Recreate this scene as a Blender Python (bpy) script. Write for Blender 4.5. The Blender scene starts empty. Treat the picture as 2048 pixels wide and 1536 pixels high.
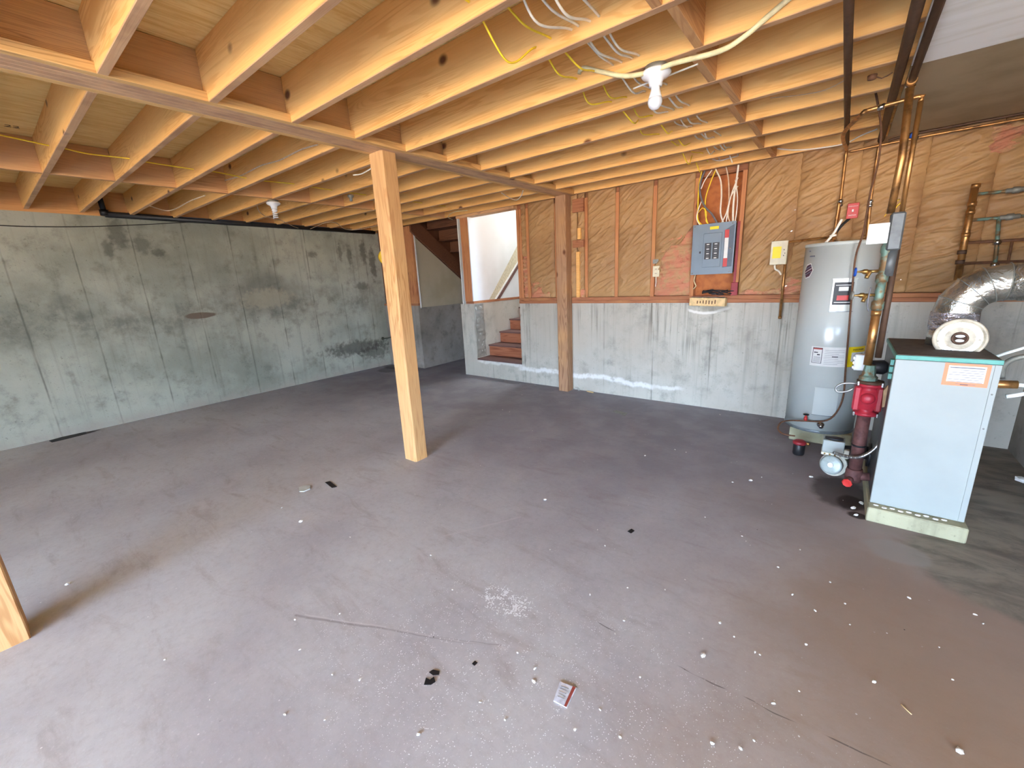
import bpy, bmesh, math, random
from mathutils import Vector, Matrix, noise as mnoise
R = math.radians
SC = bpy.context.scene
C = SC.collection
# ------------------------------------------------------------------ camera, world, light, exposure
CAM = Vector((2.6017, -3.1354, 1.4659)); FPX = 827.86
cr = Vector((0.789131, 0.612384, -0.047512)); cu = Vector((-0.114273, 0.222376, 0.968241)); cf = Vector((-0.603501, 0.758640, -0.245463))
cd = bpy.data.cameras.new('camera'); co = bpy.data.objects.new('camera', cd); C.objects.link(co)
cd.sensor_width = 36; cd.lens = 36 * FPX / 2048; cd.clip_start = .02
co.matrix_world = Matrix(((cr.x, cu.x, -cf.x, CAM.x), (cr.y, cu.y, -cf.y, CAM.y), (cr.z, cu.z, -cf.z, CAM.z), (0, 0, 0, 1)))
SC.camera = co
SC.view_settings.view_transform = 'Standard'; SC.view_settings.look = 'None'
SC.view_settings.exposure = 2.36; SC.view_settings.gamma = 1
W = bpy.data.worlds.new('daylight'); SC.world = W; W.use_nodes = True
wn = W.node_tree; wb = wn.nodes['Background']
wtc = wn.nodes.new('ShaderNodeTexCoord'); wsep = wn.nodes.new('ShaderNodeSeparateXYZ'); wr = wn.nodes.new('ShaderNodeValToRGB')
wmr = wn.nodes.new('ShaderNodeMapRange'); wmr.inputs['From Min'].default_value = -.25; wmr.inputs['From Max'].default_value = .6
wn.links.new(wtc.outputs['Generated'], wsep.inputs[0]); wn.links.new(wsep.outputs['Z'], wmr.inputs['Value'])
wn.links.new(wmr.outputs[0], wr.inputs[0]); wn.links.new(wr.outputs[0], wb.inputs[0])
els = wr.color_ramp.elements
els[0].position = 0; els[0].color = (.95, .74, .53, 1)
els[1].position = 1; els[1].color = (.58, .84, 1.3, 1)
e = els.new(.27); e.color = (.88, .74, .60, 1)
e = els.new(.33); e.color = (.70, .90, 1.22, 1)
wb.inputs[1].default_value = 6.6

def alight(name, loc, rot, sx, sy, power, col):
    l = bpy.data.lights.new(name, 'AREA'); l.shape = 'RECTANGLE'; l.size = sx; l.size_y = sy; l.energy = power; l.color = col
    o = bpy.data.objects.new(name, l); C.objects.link(o); o.location = loc; o.rotation_euler = rot
    return o
alight('stairwell_fill_light', (-1.3, 3.3, 3.3), (R(-20), 0, 0), 1.0, 1.0, 15, (.88, .95, 1.0))  # added lamp above the stairs, out of view, brightens the white stairwell wall

def px(u, v, ax, val):
    d = cr * ((u - 1024) / FPX) - cu * ((v - 768) / FPX) + cf
    return CAM + d * ((val - CAM[ax]) / d[ax])

# ------------------------------------------------------------------ node helpers
def lin(c):
    return tuple(((x / 255) / 12.92 if x / 255 <= .04045 else ((x / 255 + .055) / 1.055) ** 2.4) for x in c) + (1,)
class Mat:
    def __init__(s, name, rough=.8, metal=0, spec=.4):
        s.m = bpy.data.materials.new(name); s.m.use_nodes = True; s.t = s.m.node_tree; s.b = s.t.nodes['Principled BSDF']
        s.b.inputs['Roughness'].default_value = rough; s.b.inputs['Metallic'].default_value = metal
        s.b.inputs['Specular IOR Level'].default_value = spec
        s._tc = None
    def n(s, typ, **k):
        x = s.t.nodes.new('ShaderNode' + typ)
        for a, v in k.items(): setattr(x, a, v)
        return x
    def put(s, sock, v):
        if v is None: return
        if hasattr(v, 'is_output') or isinstance(v, bpy.types.NodeSocket): s.t.links.new(v, sock)
        elif isinstance(v, tuple) and len(v) == 3 and sock.type == 'RGBA': sock.default_value = v + (1,)
        else: sock.default_value = v
    def obj(s, rnd=False):
        if s._tc is None: s._tc = s.n('TexCoord').outputs['Object']
        if rnd:
            oi = s.n('ObjectInfo'); return s.vm('ADD', s._tc, s.vm('SCALE', (17.3, 9.1, 5.7), None, s.mt('MULTIPLY', oi.outputs['Random'], 3.0)))
        return s._tc
    def vm(s, op, a, b=None, sc=None):
        x = s.n('VectorMath', operation=op); s.put(x.inputs[0], a)
        if b is not None: s.put(x.inputs[1], b)
        if sc is not None: s.put(x.inputs['Scale'], sc)
        return x.outputs['Value'] if op in ('LENGTH', 'DISTANCE', 'DOT_PRODUCT') else x.outputs['Vector']
    def mt(s, op, a, b=0.0, c=None, clamp=False):
        x = s.n('Math', operation=op, use_clamp=clamp); s.put(x.inputs[0], a); s.put(x.inputs[1], b)
        if c is not None: s.put(x.inputs[2], c)
        return x.outputs[0]
    def noise(s, vec, scale=5, detail=4, rough=.55, dist=0):
        x = s.n('TexNoise'); s.put(x.inputs['Vector'], vec); x.inputs['Scale'].default_value = scale
        x.inputs['Detail'].default_value = detail; x.inputs['Roughness'].default_value = rough; x.inputs['Distortion'].default_value = dist
        return x.outputs['Fac']
    def vor(s, vec, scale=5, feat='F1'):
        x = s.n('TexVoronoi', feature=feat); s.put(x.inputs['Vector'], vec); x.inputs['Scale'].default_value = scale
        return x.outputs['Distance']
    def mr(s, v, a, b, c=0.0, d=1.0, smooth=True):
        x = s.n('MapRange'); x.interpolation_type = 'SMOOTHSTEP' if smooth else 'LINEAR'
        s.put(x.inputs['Value'], v)
        for i, q in zip(('From Min', 'From Max', 'To Min', 'To Max'), (a, b, c, d)): x.inputs[i].default_value = q
        return x.outputs['Result']
    def mix(s, f, a, b, mode='MIX'):
        x = s.n('Mix', data_type='RGBA', blend_type=mode); s.put(x.inputs[0], f); s.put(x.inputs[6], a); s.put(x.inputs[7], b)
        return x.outputs[2]
    def sep(s, v):
        x = s.n('SeparateXYZ'); s.put(x.inputs[0], v); return x.outputs
    def mapv(s, v, scale=(1, 1, 1), rot=(0, 0, 0)):
        x = s.n('Mapping'); s.put(x.inputs[0], v); x.inputs['Scale'].default_value = scale; x.inputs['Rotation'].default_value = rot
        return x.outputs[0]
    def blob(s, co_, c, r, soft=.5, wob=.35, nsc=4):
        d = s.vm('LENGTH', s.vm('DIVIDE', s.vm('SUBTRACT', co_, c), r))
        d = s.mt('ADD', d, s.mt('MULTIPLY', s.mt('SUBTRACT', s.noise(co_, nsc, 5), .5), wob * 2))
        return s.mr(d, 1 + soft / 2, 1 - soft / 2)
    def seg(s, co_, a, b, w, nz=.03, nsc=6):
        a = Vector(a); b = Vector(b); L = (b - a).length; dr = (b - a) / L
        nv = s.n('TexNoise'); s.put(nv.inputs['Vector'], co_); nv.inputs['Scale'].default_value = nsc
        p = s.vm('ADD', s.vm('SUBTRACT', co_, tuple(a)), s.vm('SCALE', s.vm('SUBTRACT', nv.outputs['Color'], (.5, .5, .5)), None, nz))
        t = s.mt('MINIMUM', s.mt('MAXIMUM', s.vm('DOT_PRODUCT', p, tuple(dr)), 0.0), L)
        d = s.vm('LENGTH', s.vm('SUBTRACT', p, s.vm('SCALE', tuple(dr), None, t)))
        return s.mr(d, w, w * .3)
    def col(s, v): s.put(s.b.inputs['Base Color'], v); return s
    def rgh(s, v): s.put(s.b.inputs['Roughness'], v); return s
    def bump(s, h, strength=.3, dist=.01):
        x = s.n('Bump'); s.put(x.inputs['Height'], h); x.inputs['Strength'].default_value = strength; x.inputs['Distance'].default_value = dist
        s.t.links.new(x.outputs[0], s.b.inputs['Normal']); return s

MT = {}
def plain(name, c, rough=.6, metal=0, spec=.4, dirt=.12, sc=30):
    m = Mat(name, rough, metal, spec); v = m.obj()
    d = tuple(x * (1 - dirt * 2.2) for x in lin(c)[:3]) + (1,)
    m.col(m.mix(m.mr(m.noise(v, sc, 4), .35, .75), lin(c), d))
    MT[name] = m.m; return m.m
def wood(name, ax, base, dark, knots=True, rough=.72, ring=9, blot=None, edge=False):
    m = Mat(name, rough, 0, .3); v = m.obj(True)
    s_ = [ring, ring, ring]; s_[ax] = .55
    vv = m.mapv(v, tuple(s_))
    n1 = m.noise(vv, 1.0, 3, .5, .6)
    w = m.mt('SINE', m.mt('MULTIPLY', n1, 95.0)); w = m.mr(w, -.2, 1.0)
    s2 = [260, 260, 260]; s2[ax] = 5
    fine = m.noise(m.mapv(v, tuple(s2)), 1.0, 2)
    oi = m.n('ObjectInfo').outputs['Random']
    c = m.mix(m.mt('MULTIPLY', w, m.mr(m.noise(v, 1.3, 2), .38, .7, .15, .8)), lin(base), lin(dark))
    c = m.mix(m.mr(fine, .4, .8, 0, .25), c, lin(dark))
    c = m.mix(m.mr(m.noise(v, 2.2, 4), .45, .8, 0, .3), c, lin(blot or (234, 180, 108)))
    c = m.mix(m.mt('MULTIPLY', oi, .35), c, m.mix(.45, c, lin(dark)))
    if knots:
        s3 = [1, 1, 1]; s3[ax] = .75; s3 = [q * 3.6 for q in s3]
        d = m.vor(m.mapv(v, tuple(s3)), 1.0)
        c = m.mix(m.mr(d, .13, .055), c, lin((104, 62, 36)))
    if edge: c = m.mix(m.mt('MULTIPLY', m.mr(m.sep(m._tc)[2], .006, .0), .75), c, m.mix(m.mr(m.noise(v, 3, 4), .4, .65), lin((206, 164, 128)), lin((166, 128, 104))))  # duller underside: weathered wood, with missing light contrast painted in
    m.col(c); m.bump(m.mt('ADD', m.mt('MULTIPLY', w, .5), fine), .15, .002)
    MT[name] = m.m; return m.m

OB, OD = (240, 188, 114), (218, 154, 80)
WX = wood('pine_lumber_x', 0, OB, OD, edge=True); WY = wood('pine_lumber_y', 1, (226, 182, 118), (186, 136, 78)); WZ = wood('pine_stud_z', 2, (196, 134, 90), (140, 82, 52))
WBL = wood('bridging_pine', 1, (214, 164, 112), (184, 130, 82), knots=False)
WPOST = wood('timber_post', 2, (216, 172, 118), (178, 124, 74), ring=7)
WPOST2 = wood('old_timber_post', 2, (178, 138, 104), (124, 86, 62), ring=7)
WSILL = wood('sill_lumber', 0, (170, 112, 78), (112, 68, 46), knots=False)
WDRK = wood('dark_stair_lumber', 0, (112, 72, 50), (70, 42, 30), knots=False, blot=(128, 92, 70))
WSTEP = wood('stair_riser_wood', 0, (176, 112, 80), (128, 72, 48), knots=False, blot=(150, 100, 76))
WTREAD = wood('stair_tread_wood', 0, (112, 82, 76), (74, 54, 50), knots=False, blot=(130, 104, 96))
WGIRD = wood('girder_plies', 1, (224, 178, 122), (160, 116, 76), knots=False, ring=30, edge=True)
WRIM = wood('rim_board', 1, (214, 158, 100), (186, 124, 70), knots=False)

m = Mat('subfloor_plywood', .85); v = m.obj()
n1 = m.noise(m.mapv(v, (30, 3.5, 1)), 1, 5, .7, .8)
c = m.mix(m.mr(n1, .35, .7), lin((250, 220, 150)), lin((228, 186, 110)))
c = m.mix(m.mr(m.noise(v, .9, 3), .4, .7, 0, .35), c, lin((232, 192, 122)))
m.col(c); m.bump(n1, .3, .004); PLY = m.m

# cast concrete walls: form seams, drips, patches
def concrete(name, base, dark, seam_ax, seams, extra=None, rough=.9, bs=.35):
    m = Mat(name, rough, 0, .25); v = m.obj(); xyz = m.sep(v)
    big = m.noise(v, 1.1, 5, .6); mid = m.noise(v, 6, 6, .65)
    c = m.mix(m.mr(big, .38, .68), lin(base), lin(dark))
    c = m.mix(m.mr(mid, .48, .78, 0, .55), c, lin(tuple(q * .62 for q in dark)))
    c = m.mix(m.mr(m.noise(v, 45, 3), .62, .78, 0, .5), c, lin(tuple(q * .5 for q in dark)))
    s_ = [1.2, 1.2, 1.2]; s_[seam_ax] = 16
    drip = m.noise(m.mapv(v, (s_[0], s_[1], .7)), 1, 4, .6)
    c = m.mix(m.mr(drip, .52, .78, 0, .45), c, lin(tuple(q * .72 for q in dark)))
    hs = None
    if seams:
        per, off = seams
        wob = m.mt('MULTIPLY', m.mt('SUBTRACT', m.noise(v, 2.5, 2), .5), .012)
        t = m.mt('ADD', m.mt('ADD', xyz[seam_ax], -off), wob)
        t = m.mt('ABSOLUTE', m.mt('SUBTRACT', m.mt('FRACT', m.mt('ADD', m.mt('DIVIDE', t, per), 50.5)), .5))
        hs = m.mr(m.mt('MULTIPLY', t, per), .012, .001)
        c = m.mix(m.mt('MULTIPLY', hs, m.mr(m.noise(v, 3, 3), .35, .65, .0, .7)), c, lin(tuple(q * .66 for q in dark)))
    if extra: c = extra(m, v, xyz, c)
    m.col(c)
    h = m.mt('ADD', m.noise(v, 60, 4), m.mt('MULTIPLY', mid, 1.2))
    if hs is not None: h = m.mt('SUBTRACT', h, m.mt('MULTIPLY', hs, 1.5))
    m.bump(h, bs, .004)
    return m.m
def left_extra(m, v, xyz, c):
    dk = lin((62, 60, 54))
    bs = [((-4.06, -1.92, 2.20), (1, .075, .17), .7), ((-4.06, -1.72, 2.08), (1, .07, .10), .6), ((-4.06, -1.58, 1.99), (1, .06, .05), .7), ((-4.06, -2.03, 2.02), (1, .05, .09), .7),
          ((-4.06, .34, 1.99), (1, .07, .045), .6), ((-4.06, .82, 2.03), (1, .035, .13), .7), ((-4.06, .98, 1.98), (1, .04, .16), .7), ((-4.06, 1.25, 2.04), (1, .06, .18), .8), ((-4.06, 1.42, 1.85), (1, .06, .25), .8),
          ((-4.06, 1.15, 1.47), (1, .13, .06), .7), ((-4.06, .9, .42), (1, .55, .11), .9), ((-4.06, 1.25, .3), (1, .3, .12), .8)]
    for cc, r, k in bs:
        c = m.mix(m.mt('MULTIPLY', m.blob(v, cc, r, .9, 1.1, 16), k * .75), c, dk)
    # broad dark band half-way up the wall
    band = m.mt('ABSOLUTE', m.mt('SUBTRACT', xyz[2], m.mt('ADD', m.mt('MULTIPLY', m.noise(v, .8, 3), .9), .80)))
    c = m.mix(m.mt('MULTIPLY', m.mr(band, .35, 0), m.mr(m.noise(v, 3.2, 5, .7), .4, .66, .1, .62)), c, lin((84, 84, 76)))
    c = m.mix(m.mt('MULTIPLY', m.blob(v, (-4.06, -.45, 1.42), (1, .5, .28), .9, .5, 5), .45), c, lin((78, 76, 68)))
    c = m.mix(m.blob(v, (-4.06, -1.30, 1.195), (1, .17, .04), .25, .2, 9), c, lin((112, 98, 84)))
    c = m.mix(m.mt('MULTIPLY', m.blob(v, (-4.06, -.45, 1.36), (1, .35, .13), .6, .8, 22), .5), c, lin((172, 164, 140)))
    c = m.mix(m.mt('MULTIPLY', m.mr(xyz[2], .16, .02), m.mr(m.noise(v, 4, 4), .35, .6, .2, .8)), c, lin((164, 156, 142)))
    return c
CL = concrete('left_wall_concrete', (172, 172, 156), (142, 144, 130), 1, (.515, -2.835), left_extra)
def back_extra(m, v, xyz, c):
    # vertical dark streaks, white salt lines
    st = m.noise(m.mapv(v, (34, 1, .8)), 1, 4, .6)
    c = m.mix(m.mt('MULTIPLY', m.mr(st, .5, .72), m.mt('MULTIPLY', m.mr(xyz[2], .35, .8), m.mr(m.noise(v, 1.7, 2), .38, .6, .15, .85))), c, lin((104, 100, 90)))
    c = m.mix(m.mr(m.noise(v, 1.1, 3), .45, .65, 0, .6), c, lin((186, 178, 162)))
    wv = m.mt('MULTIPLY', m.mt('SUBTRACT', m.noise(m.mapv(v, (1, 1, 0)), 3, 5, .7), .5), .16)
    for lo, hi, z0, th, k in ((-1.8, -.9, .24, .035, .6), (-1.0, .6, .20, .045, .85), (.55, .98, .175, .045, .8), (.98, 1.3, .18, .03, .6)):
        d = m.mt('ABSOLUTE', m.mt('SUBTRACT', m.mt('ADD', xyz[2], wv), z0))
        mk = m.mt('MULTIPLY', m.mt('MULTIPLY', m.mr(d, th, th * .25), m.mr(xyz[0], lo - .04, lo + .08)), m.mr(xyz[0], hi + .06, hi - .06))
        c = m.mix(m.mt('MULTIPLY', mk, m.mr(m.noise(v, 16, 4), .3, .5, k * .3, k)), c, lin((226, 226, 220)))
    d = m.mt('ABSOLUTE', m.mt('SUBTRACT', m.mt('ADD', xyz[2], m.mt('MULTIPLY', wv, .5)), m.mt('ADD', 1.02, m.mt('MULTIPLY', m.mt('POWER', m.mt('ABSOLUTE', m.mt('SUBTRACT', xyz[0], 1.5)), 2.0), 1.2))))
    mk = m.mt('MULTIPLY', m.mr(d, .02, .006), m.mr(m.mt('ABSOLUTE', m.mt('SUBTRACT', xyz[0], 1.52)), .22, .17))
    c = m.mix(m.mt('MULTIPLY', mk, .8), c, lin((230, 228, 220)))
    ab = m.mt('MULTIPLY', m.mr(xyz[2], 1.02, 1.06), m.mr(m.mt('ABSOLUTE', m.mt('SUBTRACT', xyz[0], 1.52)), .24, .16))
    c = m.mix(m.mt('MULTIPLY', ab, m.mr(m.noise(v, 8, 3), .35, .55, 0, .5)), c, lin((112, 106, 94)))
    return c
CB = concrete('back_wall_concrete', (188, 184, 170), (170, 166, 154), 0, (.61, .35), back_extra, bs=.25)
CG = concrete('old_concrete', (156, 148, 138), (128, 122, 112), 0, None)
CRG = concrete('rough_broken_concrete', (150, 144, 132), (104, 100, 90), 0, None, bs=1.0)
CPAD = concrete('pad_concrete', (186, 182, 150), (160, 156, 128), 0, None, bs=.5)

# floor
m = Mat('floor_concrete', .75, 0, .3); v = m.obj(); xyz = m.sep(v)
c = m.mix(m.mr(m.noise(v, .9, 5, .6), .35, .68), lin((194, 191, 190)), lin((174, 169, 170)))
c = m.mix(m.mr(m.noise(m.mapv(v, (1, 3.5, 1), (0, 0, R(25))), 2.2, 6, .7, .6), .5, .72, 0, .55), c, lin((158, 146, 140)))
c = m.mix(m.mr(m.noise(v, 9, 5, .7), .54, .72, 0, .4), c, lin((170, 160, 158)))
c = m.mix(m.mr(m.noise(v, 26, 5, .75), .42, .75, 0, .25), c, lin((142, 132, 128)))
c = m.mix(m.mr(m.noise(v, 75, 3, .7), .55, .8, 0, .4), c, lin((222, 218, 216)))
# browner towards the boiler side
rb = m.mt('ADD', m.mt('ADD', xyz[0], m.mt('MULTIPLY', xyz[1], .10)), m.mt('MULTIPLY', m.mt('SUBTRACT', m.noise(v, 1.4, 4), .5), .9))
c = m.mix(m.mr(rb, 1.7, 2.9, 0, .85), c, lin((150, 120, 90)))
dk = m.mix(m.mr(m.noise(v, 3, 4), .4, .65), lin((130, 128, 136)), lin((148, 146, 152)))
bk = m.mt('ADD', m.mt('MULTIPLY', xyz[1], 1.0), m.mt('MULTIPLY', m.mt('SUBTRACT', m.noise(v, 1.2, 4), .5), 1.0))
c = m.mix(m.mt('MULTIPLY', m.mr(bk, -1.9, .9), .8), c, dk)  # darker, cooler towards the back: light falloff mixed into the floor colour
g = m.mt('MAXIMUM', m.blob(v, (4.1, .7, 0), (1.05, 1.55, 1), .12, .12, 3), m.blob(v, (3.85, -.45, 0), (.85, .42, 1), .15, .2, 3))
gc = m.mix(m.mr(m.noise(m.mapv(v, (1, 2.2, 1), (0, 0, R(-35))), 3, 6, .7, .5), .38, .68), lin((140, 132, 118)), lin((104, 97, 88)))
c = m.mix(g, c, gc)
c = m.mix(m.mt('MULTIPLY', m.blob(v, (2.98, -.48, 0), (.13, .1, 1), .3, .3, 9), .6), c, lin((150, 144, 138)))
for cc, r, k in (((2.74, .12, 0), (.15, .24, 1), .7), ((2.83, -.17, 0), (.05, .04, 1), .9), ((2.80, -.02, 0), (.07, .10, 1), .8), ((-4.0, -2.72, 0), (.06, .17, 1), .9), ((-3.7, 1.4, 0), (.3, .15, 1), .6), ((-3.6, 1.2, 0), (.25, .2, 1), .5)):
    c = m.mix(m.mt('MULTIPLY', m.blob(v, cc, r, .4, .3, 10), k), c, lin((44, 34, 30)))
for a, b, w, k, cl in (((1.90, -1.765, 0), (2.30, -1.785, 0), .004, .7, (70, 60, 56)), ((2.30, -1.785, 0), (2.95, -1.75, 0), .004, .7, (70, 60, 56)),
                    ((.765, -2.531, 0), (1.66, -2.11, 0), .010, .45, (112, 100, 98)), ((.80, -2.50, 0), (1.69, -2.10, 0), .007, .5, (206, 200, 198)), ((.9, -1.7, 0), (1.15, -1.3, 0), .012, .4, (200, 192, 192))):
    c = m.mix(m.mt('MULTIPLY', m.seg(v, a, b, w), k), c, lin(cl))
sp = m.vor(v, 120); den = m.mt('MAXIMUM', m.blob(v, (1.52, -1.9, 0), (.15, .08, 1), 1.2, .9, 9), m.mt('MULTIPLY', m.blob(v, (1.75, -2.2, 0), (1.0, .7, 1), 1.2, .5, 3), .38))
thr = m.mt('MULTIPLY', m.mt('MULTIPLY', den, .68), m.mr(m.noise(v, 23, 2), .32, .62, .12, 1))
c = m.mix(m.mr(m.mt('SUBTRACT', sp, thr), .0, -.05), c, lin((232, 232, 232)))
sp2 = m.vor(v, 16); c = m.mix(m.mt('MULTIPLY', m.mr(sp2, .06, .035), m.mr(m.noise(v, 5, 2), .5, .6)), c, lin((226, 222, 220)))
sp3 = m.vor(m.mapv(v, (1, 1, 1), (0, 0, .6)), 9); c = m.mix(m.mt('MULTIPLY', m.mr(sp3, .03, .018), m.mr(m.noise(v, 4, 2), .52, .6)), c, lin((50, 44, 42)))
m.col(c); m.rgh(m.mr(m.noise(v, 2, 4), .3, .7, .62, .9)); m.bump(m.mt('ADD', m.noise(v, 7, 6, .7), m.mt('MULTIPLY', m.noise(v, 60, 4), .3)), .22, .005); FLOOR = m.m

m = Mat('kraft_paper', .55, 0, .35); v = m.obj()
c = m.mix(m.mr(m.noise(v, 1.6, 4), .38, .68), lin((176, 138, 92)), lin((146, 106, 70)))
c = m.mix(m.mr(m.noise(v, 9, 4), .5, .75, 0, .35), c, lin((184, 152, 108)))
m.col(c); m.bump(m.noise(m.mapv(v, (4, 4, 9), (0, R(32), 0)), 2.2, 5, .6, 1.0), .45, .012); PAPER = m.m
m = Mat('pink_fibreglass', .95, 0, .1); v = m.obj()
c = m.mix(m.mr(m.noise(v, 12, 5), .4, .65), lin((222, 152, 120)), lin((210, 168, 124)))
c = m.mix(m.mr(m.noise(v, 7, 5, .7), .55, .7, 0, .7), c, lin((186, 84, 74)))
m.col(c); m.bump(m.noise(v, 28, 6, .8), 1.0, .02); PINK = m.m
m = Mat('wafer_board', .8); v = m.obj()
m.col(m.mix(m.mr(m.noise(v, 14, 4), .4, .65), lin((184, 112, 62)), lin((164, 96, 54)))); OSB = m.m
m = Mat('gypsum_tan', .8); v = m.obj()
m.col(m.mix(m.mr(m.noise(v, 3, 4), .35, .7), lin((172, 152, 120)), lin((154, 136, 104)))); GYT = m.m
m = Mat('gypsum_white', .75); v = m.obj()
c = m.mix(m.mr(m.noise(m.mapv(v, (2, 14, 1)), 1, 4), .4, .7), lin((248, 246, 240)), lin((232, 228, 216)))
m.col(c); m.bump(m.noise(m.mapv(v, (2, 14, 1)), 2, 4), .2, .004); GYW = m.m
m = Mat('white_drywall', .7); v = m.obj()
c = m.mix(m.mr(m.noise(v, 1.5, 3), .4, .7), lin((216, 218, 216)), lin((204, 206, 202)))
for cc, r in (((-1.8, 1.66, 1.80), (1, .05, .03)), ((-1.8, 1.68, 1.75), (1, .03, .04)), ((-1.8, 1.67, 1.56), (1, .07, .02)), ((-1.8, 1.66, 1.50), (1, .045, .04)), ((-1.8, 1.72, 1.335), (1, .12, .010))):
    c = m.mix(m.blob(v, cc, r, .2, .5, 20), c, lin((150, 132, 108)))
m.col(c); DRYW = m.m
m = Mat('tan_drywall', .75); v = m.obj(); xyz = m.sep(v)
c = m.mix(m.mr(m.noise(v, 2, 3), .4, .7), lin((184, 172, 146)), lin((172, 160, 132)))
tape = m.mt('ADD', m.mt('ABSOLUTE', m.mt('SUBTRACT', xyz[2], 1.40)), m.mt('MULTIPLY', m.mt('SUBTRACT', m.noise(v, 8, 4), .5), .06))
c = m.mix(m.mr(tape, .075, .055), c, lin((206, 202, 186)))
c = m.mix(m.blob(v, (-3.07, 2.52, 1.2), (1, .10, .25), .2, .2, 8), c, lin((206, 202, 186)))
m.col(c); TAND = m.m
BANDW = plain('bare_board_band', (196, 186, 158), .8)
WHITEP = plain('white_painted_wood', (224, 224, 220), .6, dirt=.05)
plain('porcelain', (236, 238, 240), .25, dirt=.02); plain('bulb_glass', (226, 232, 240), .2, dirt=.02)
plain('white_plastic', (232, 236, 234), .4, dirt=.03); plain('cream_plastic', (222, 212, 180), .5, dirt=.05)
plain('white_cable', (246, 238, 220), .5, dirt=.05); plain('cream_cable', (232, 220, 170), .55, dirt=.15, sc=18); plain('yellow_cable', (255, 222, 60), .5, dirt=.06)
plain('grey_cable', (120, 120, 124), .5); plain('black_cable', (40, 38, 36), .5); plain('beige_cable', (226, 200, 168), .55)
plain('black_plastic', (34, 34, 36), .45); plain('steel_dark_pipe', (92, 68, 52), .6, .3); plain('grey_box_metal', (104, 108, 108), .5, .4)
plain('panel_grey', (116, 132, 144), .42, 0, .5, dirt=.05, sc=8); plain('panel_grey_dark', (84, 96, 108), .45, dirt=.05)
plain('red_paint', (196, 52, 48), .4, dirt=.08); plain('maroon_paint', (150, 40, 48), .5, dirt=.1); plain('label_yellow', (246, 220, 30), .5, dirt=.02)
plain('orange_label', (232, 138, 100), .6, dirt=.02); plain('paper_white', (224, 224, 218), .7, dirt=.03); plain('ink', (60, 60, 64), .7); plain('ink_pale', (120, 120, 126), .8)
plain('boiler_white', (154, 160, 154), .38, 0, .5, dirt=.03, sc=5); plain('boiler_green', (92, 162, 148), .45, dirt=.06); plain('boiler_top_dark', (92, 84, 76), .7, dirt=.15)
plain('tank_grey', (192, 197, 190), .22, 0, .6, dirt=.02, sc=4); plain('tank_trim', (132, 140, 142), .3, .2)
plain('burner_cream', (206, 204, 186), .5, dirt=.1); plain('burner_disc', (168, 178, 172), .45, .2, dirt=.12); plain('chrome', (200, 200, 200), .2, 1); plain('blue_handle', (30, 80, 176), .4)
plain('rust_pipe', (112, 74, 70), .7, .2, dirt=.2); plain('cast_pump_red', (176, 44, 58), .42, dirt=.12, sc=22); plain('cardboard', (176, 146, 110), .8)
plain('drain_green', (70, 74, 60), .6); plain('hub_yellow', (238, 196, 40), .45, dirt=.03); plain('purple_plastic', (82, 44, 62), .5); plain('gravel_white', (226, 222, 214), .8, dirt=.1)
plain('black_rubber', (28, 27, 30), .6); plain('card_grey', (224, 228, 238), .5, dirt=.15, sc=60); plain('card_red', (170, 80, 70), .5); plain('damper_cream', (206, 196, 172), .5, dirt=.25, sc=18)
plain('spray_rust', (110, 74, 50), .7, dirt=.2); plain('tin_dull', (150, 150, 140), .5, .5); plain('flex_metal', (168, 168, 164), .35, .9); plain('shard_clear', (206, 210, 204), .3, dirt=.05)
plain('brass', (176, 140, 84), .35, .9, dirt=.2); plain('fresh_wood', (226, 194, 140), .75, dirt=.12, sc=25)
m = Mat('copper_pipe', .38, .85); v = m.obj()
m.col(m.mix(m.mr(m.noise(v, 14, 4), .45, .7), lin((196, 146, 90)), lin((124, 92, 62)))); MT['copper'] = m.m
m = Mat('verdigris_copper', .55, .5); v = m.obj()
m.col(m.mix(m.mr(m.noise(v, 16, 4), .42, .56), lin((124, 98, 66)), lin((120, 150, 136)))); MT['verdi'] = m.m
m = Mat('galvanised_duct', .26, .92); v = m.obj()
m.col(m.mix(m.mr(m.noise(v, 9, 4), .4, .7), lin((206, 208, 200)), lin((150, 152, 146)))); m.bump(m.noise(v, 14, 4, .6, 1.2), .5, .02); MT['duct'] = m.m
m = Mat('foil_tape', .16, .95); v = m.obj()
m.col(lin((218, 216, 222))); m.bump(m.noise(m.mapv(v, (1, 1, 2.5)), 16, 4, .6, 1.6), 1.0, .03); MT['foil'] = m.m
m = Mat('breaker_black', .4); MT['breaker'] = m.m; m.col(lin((36, 36, 40)))

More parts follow.
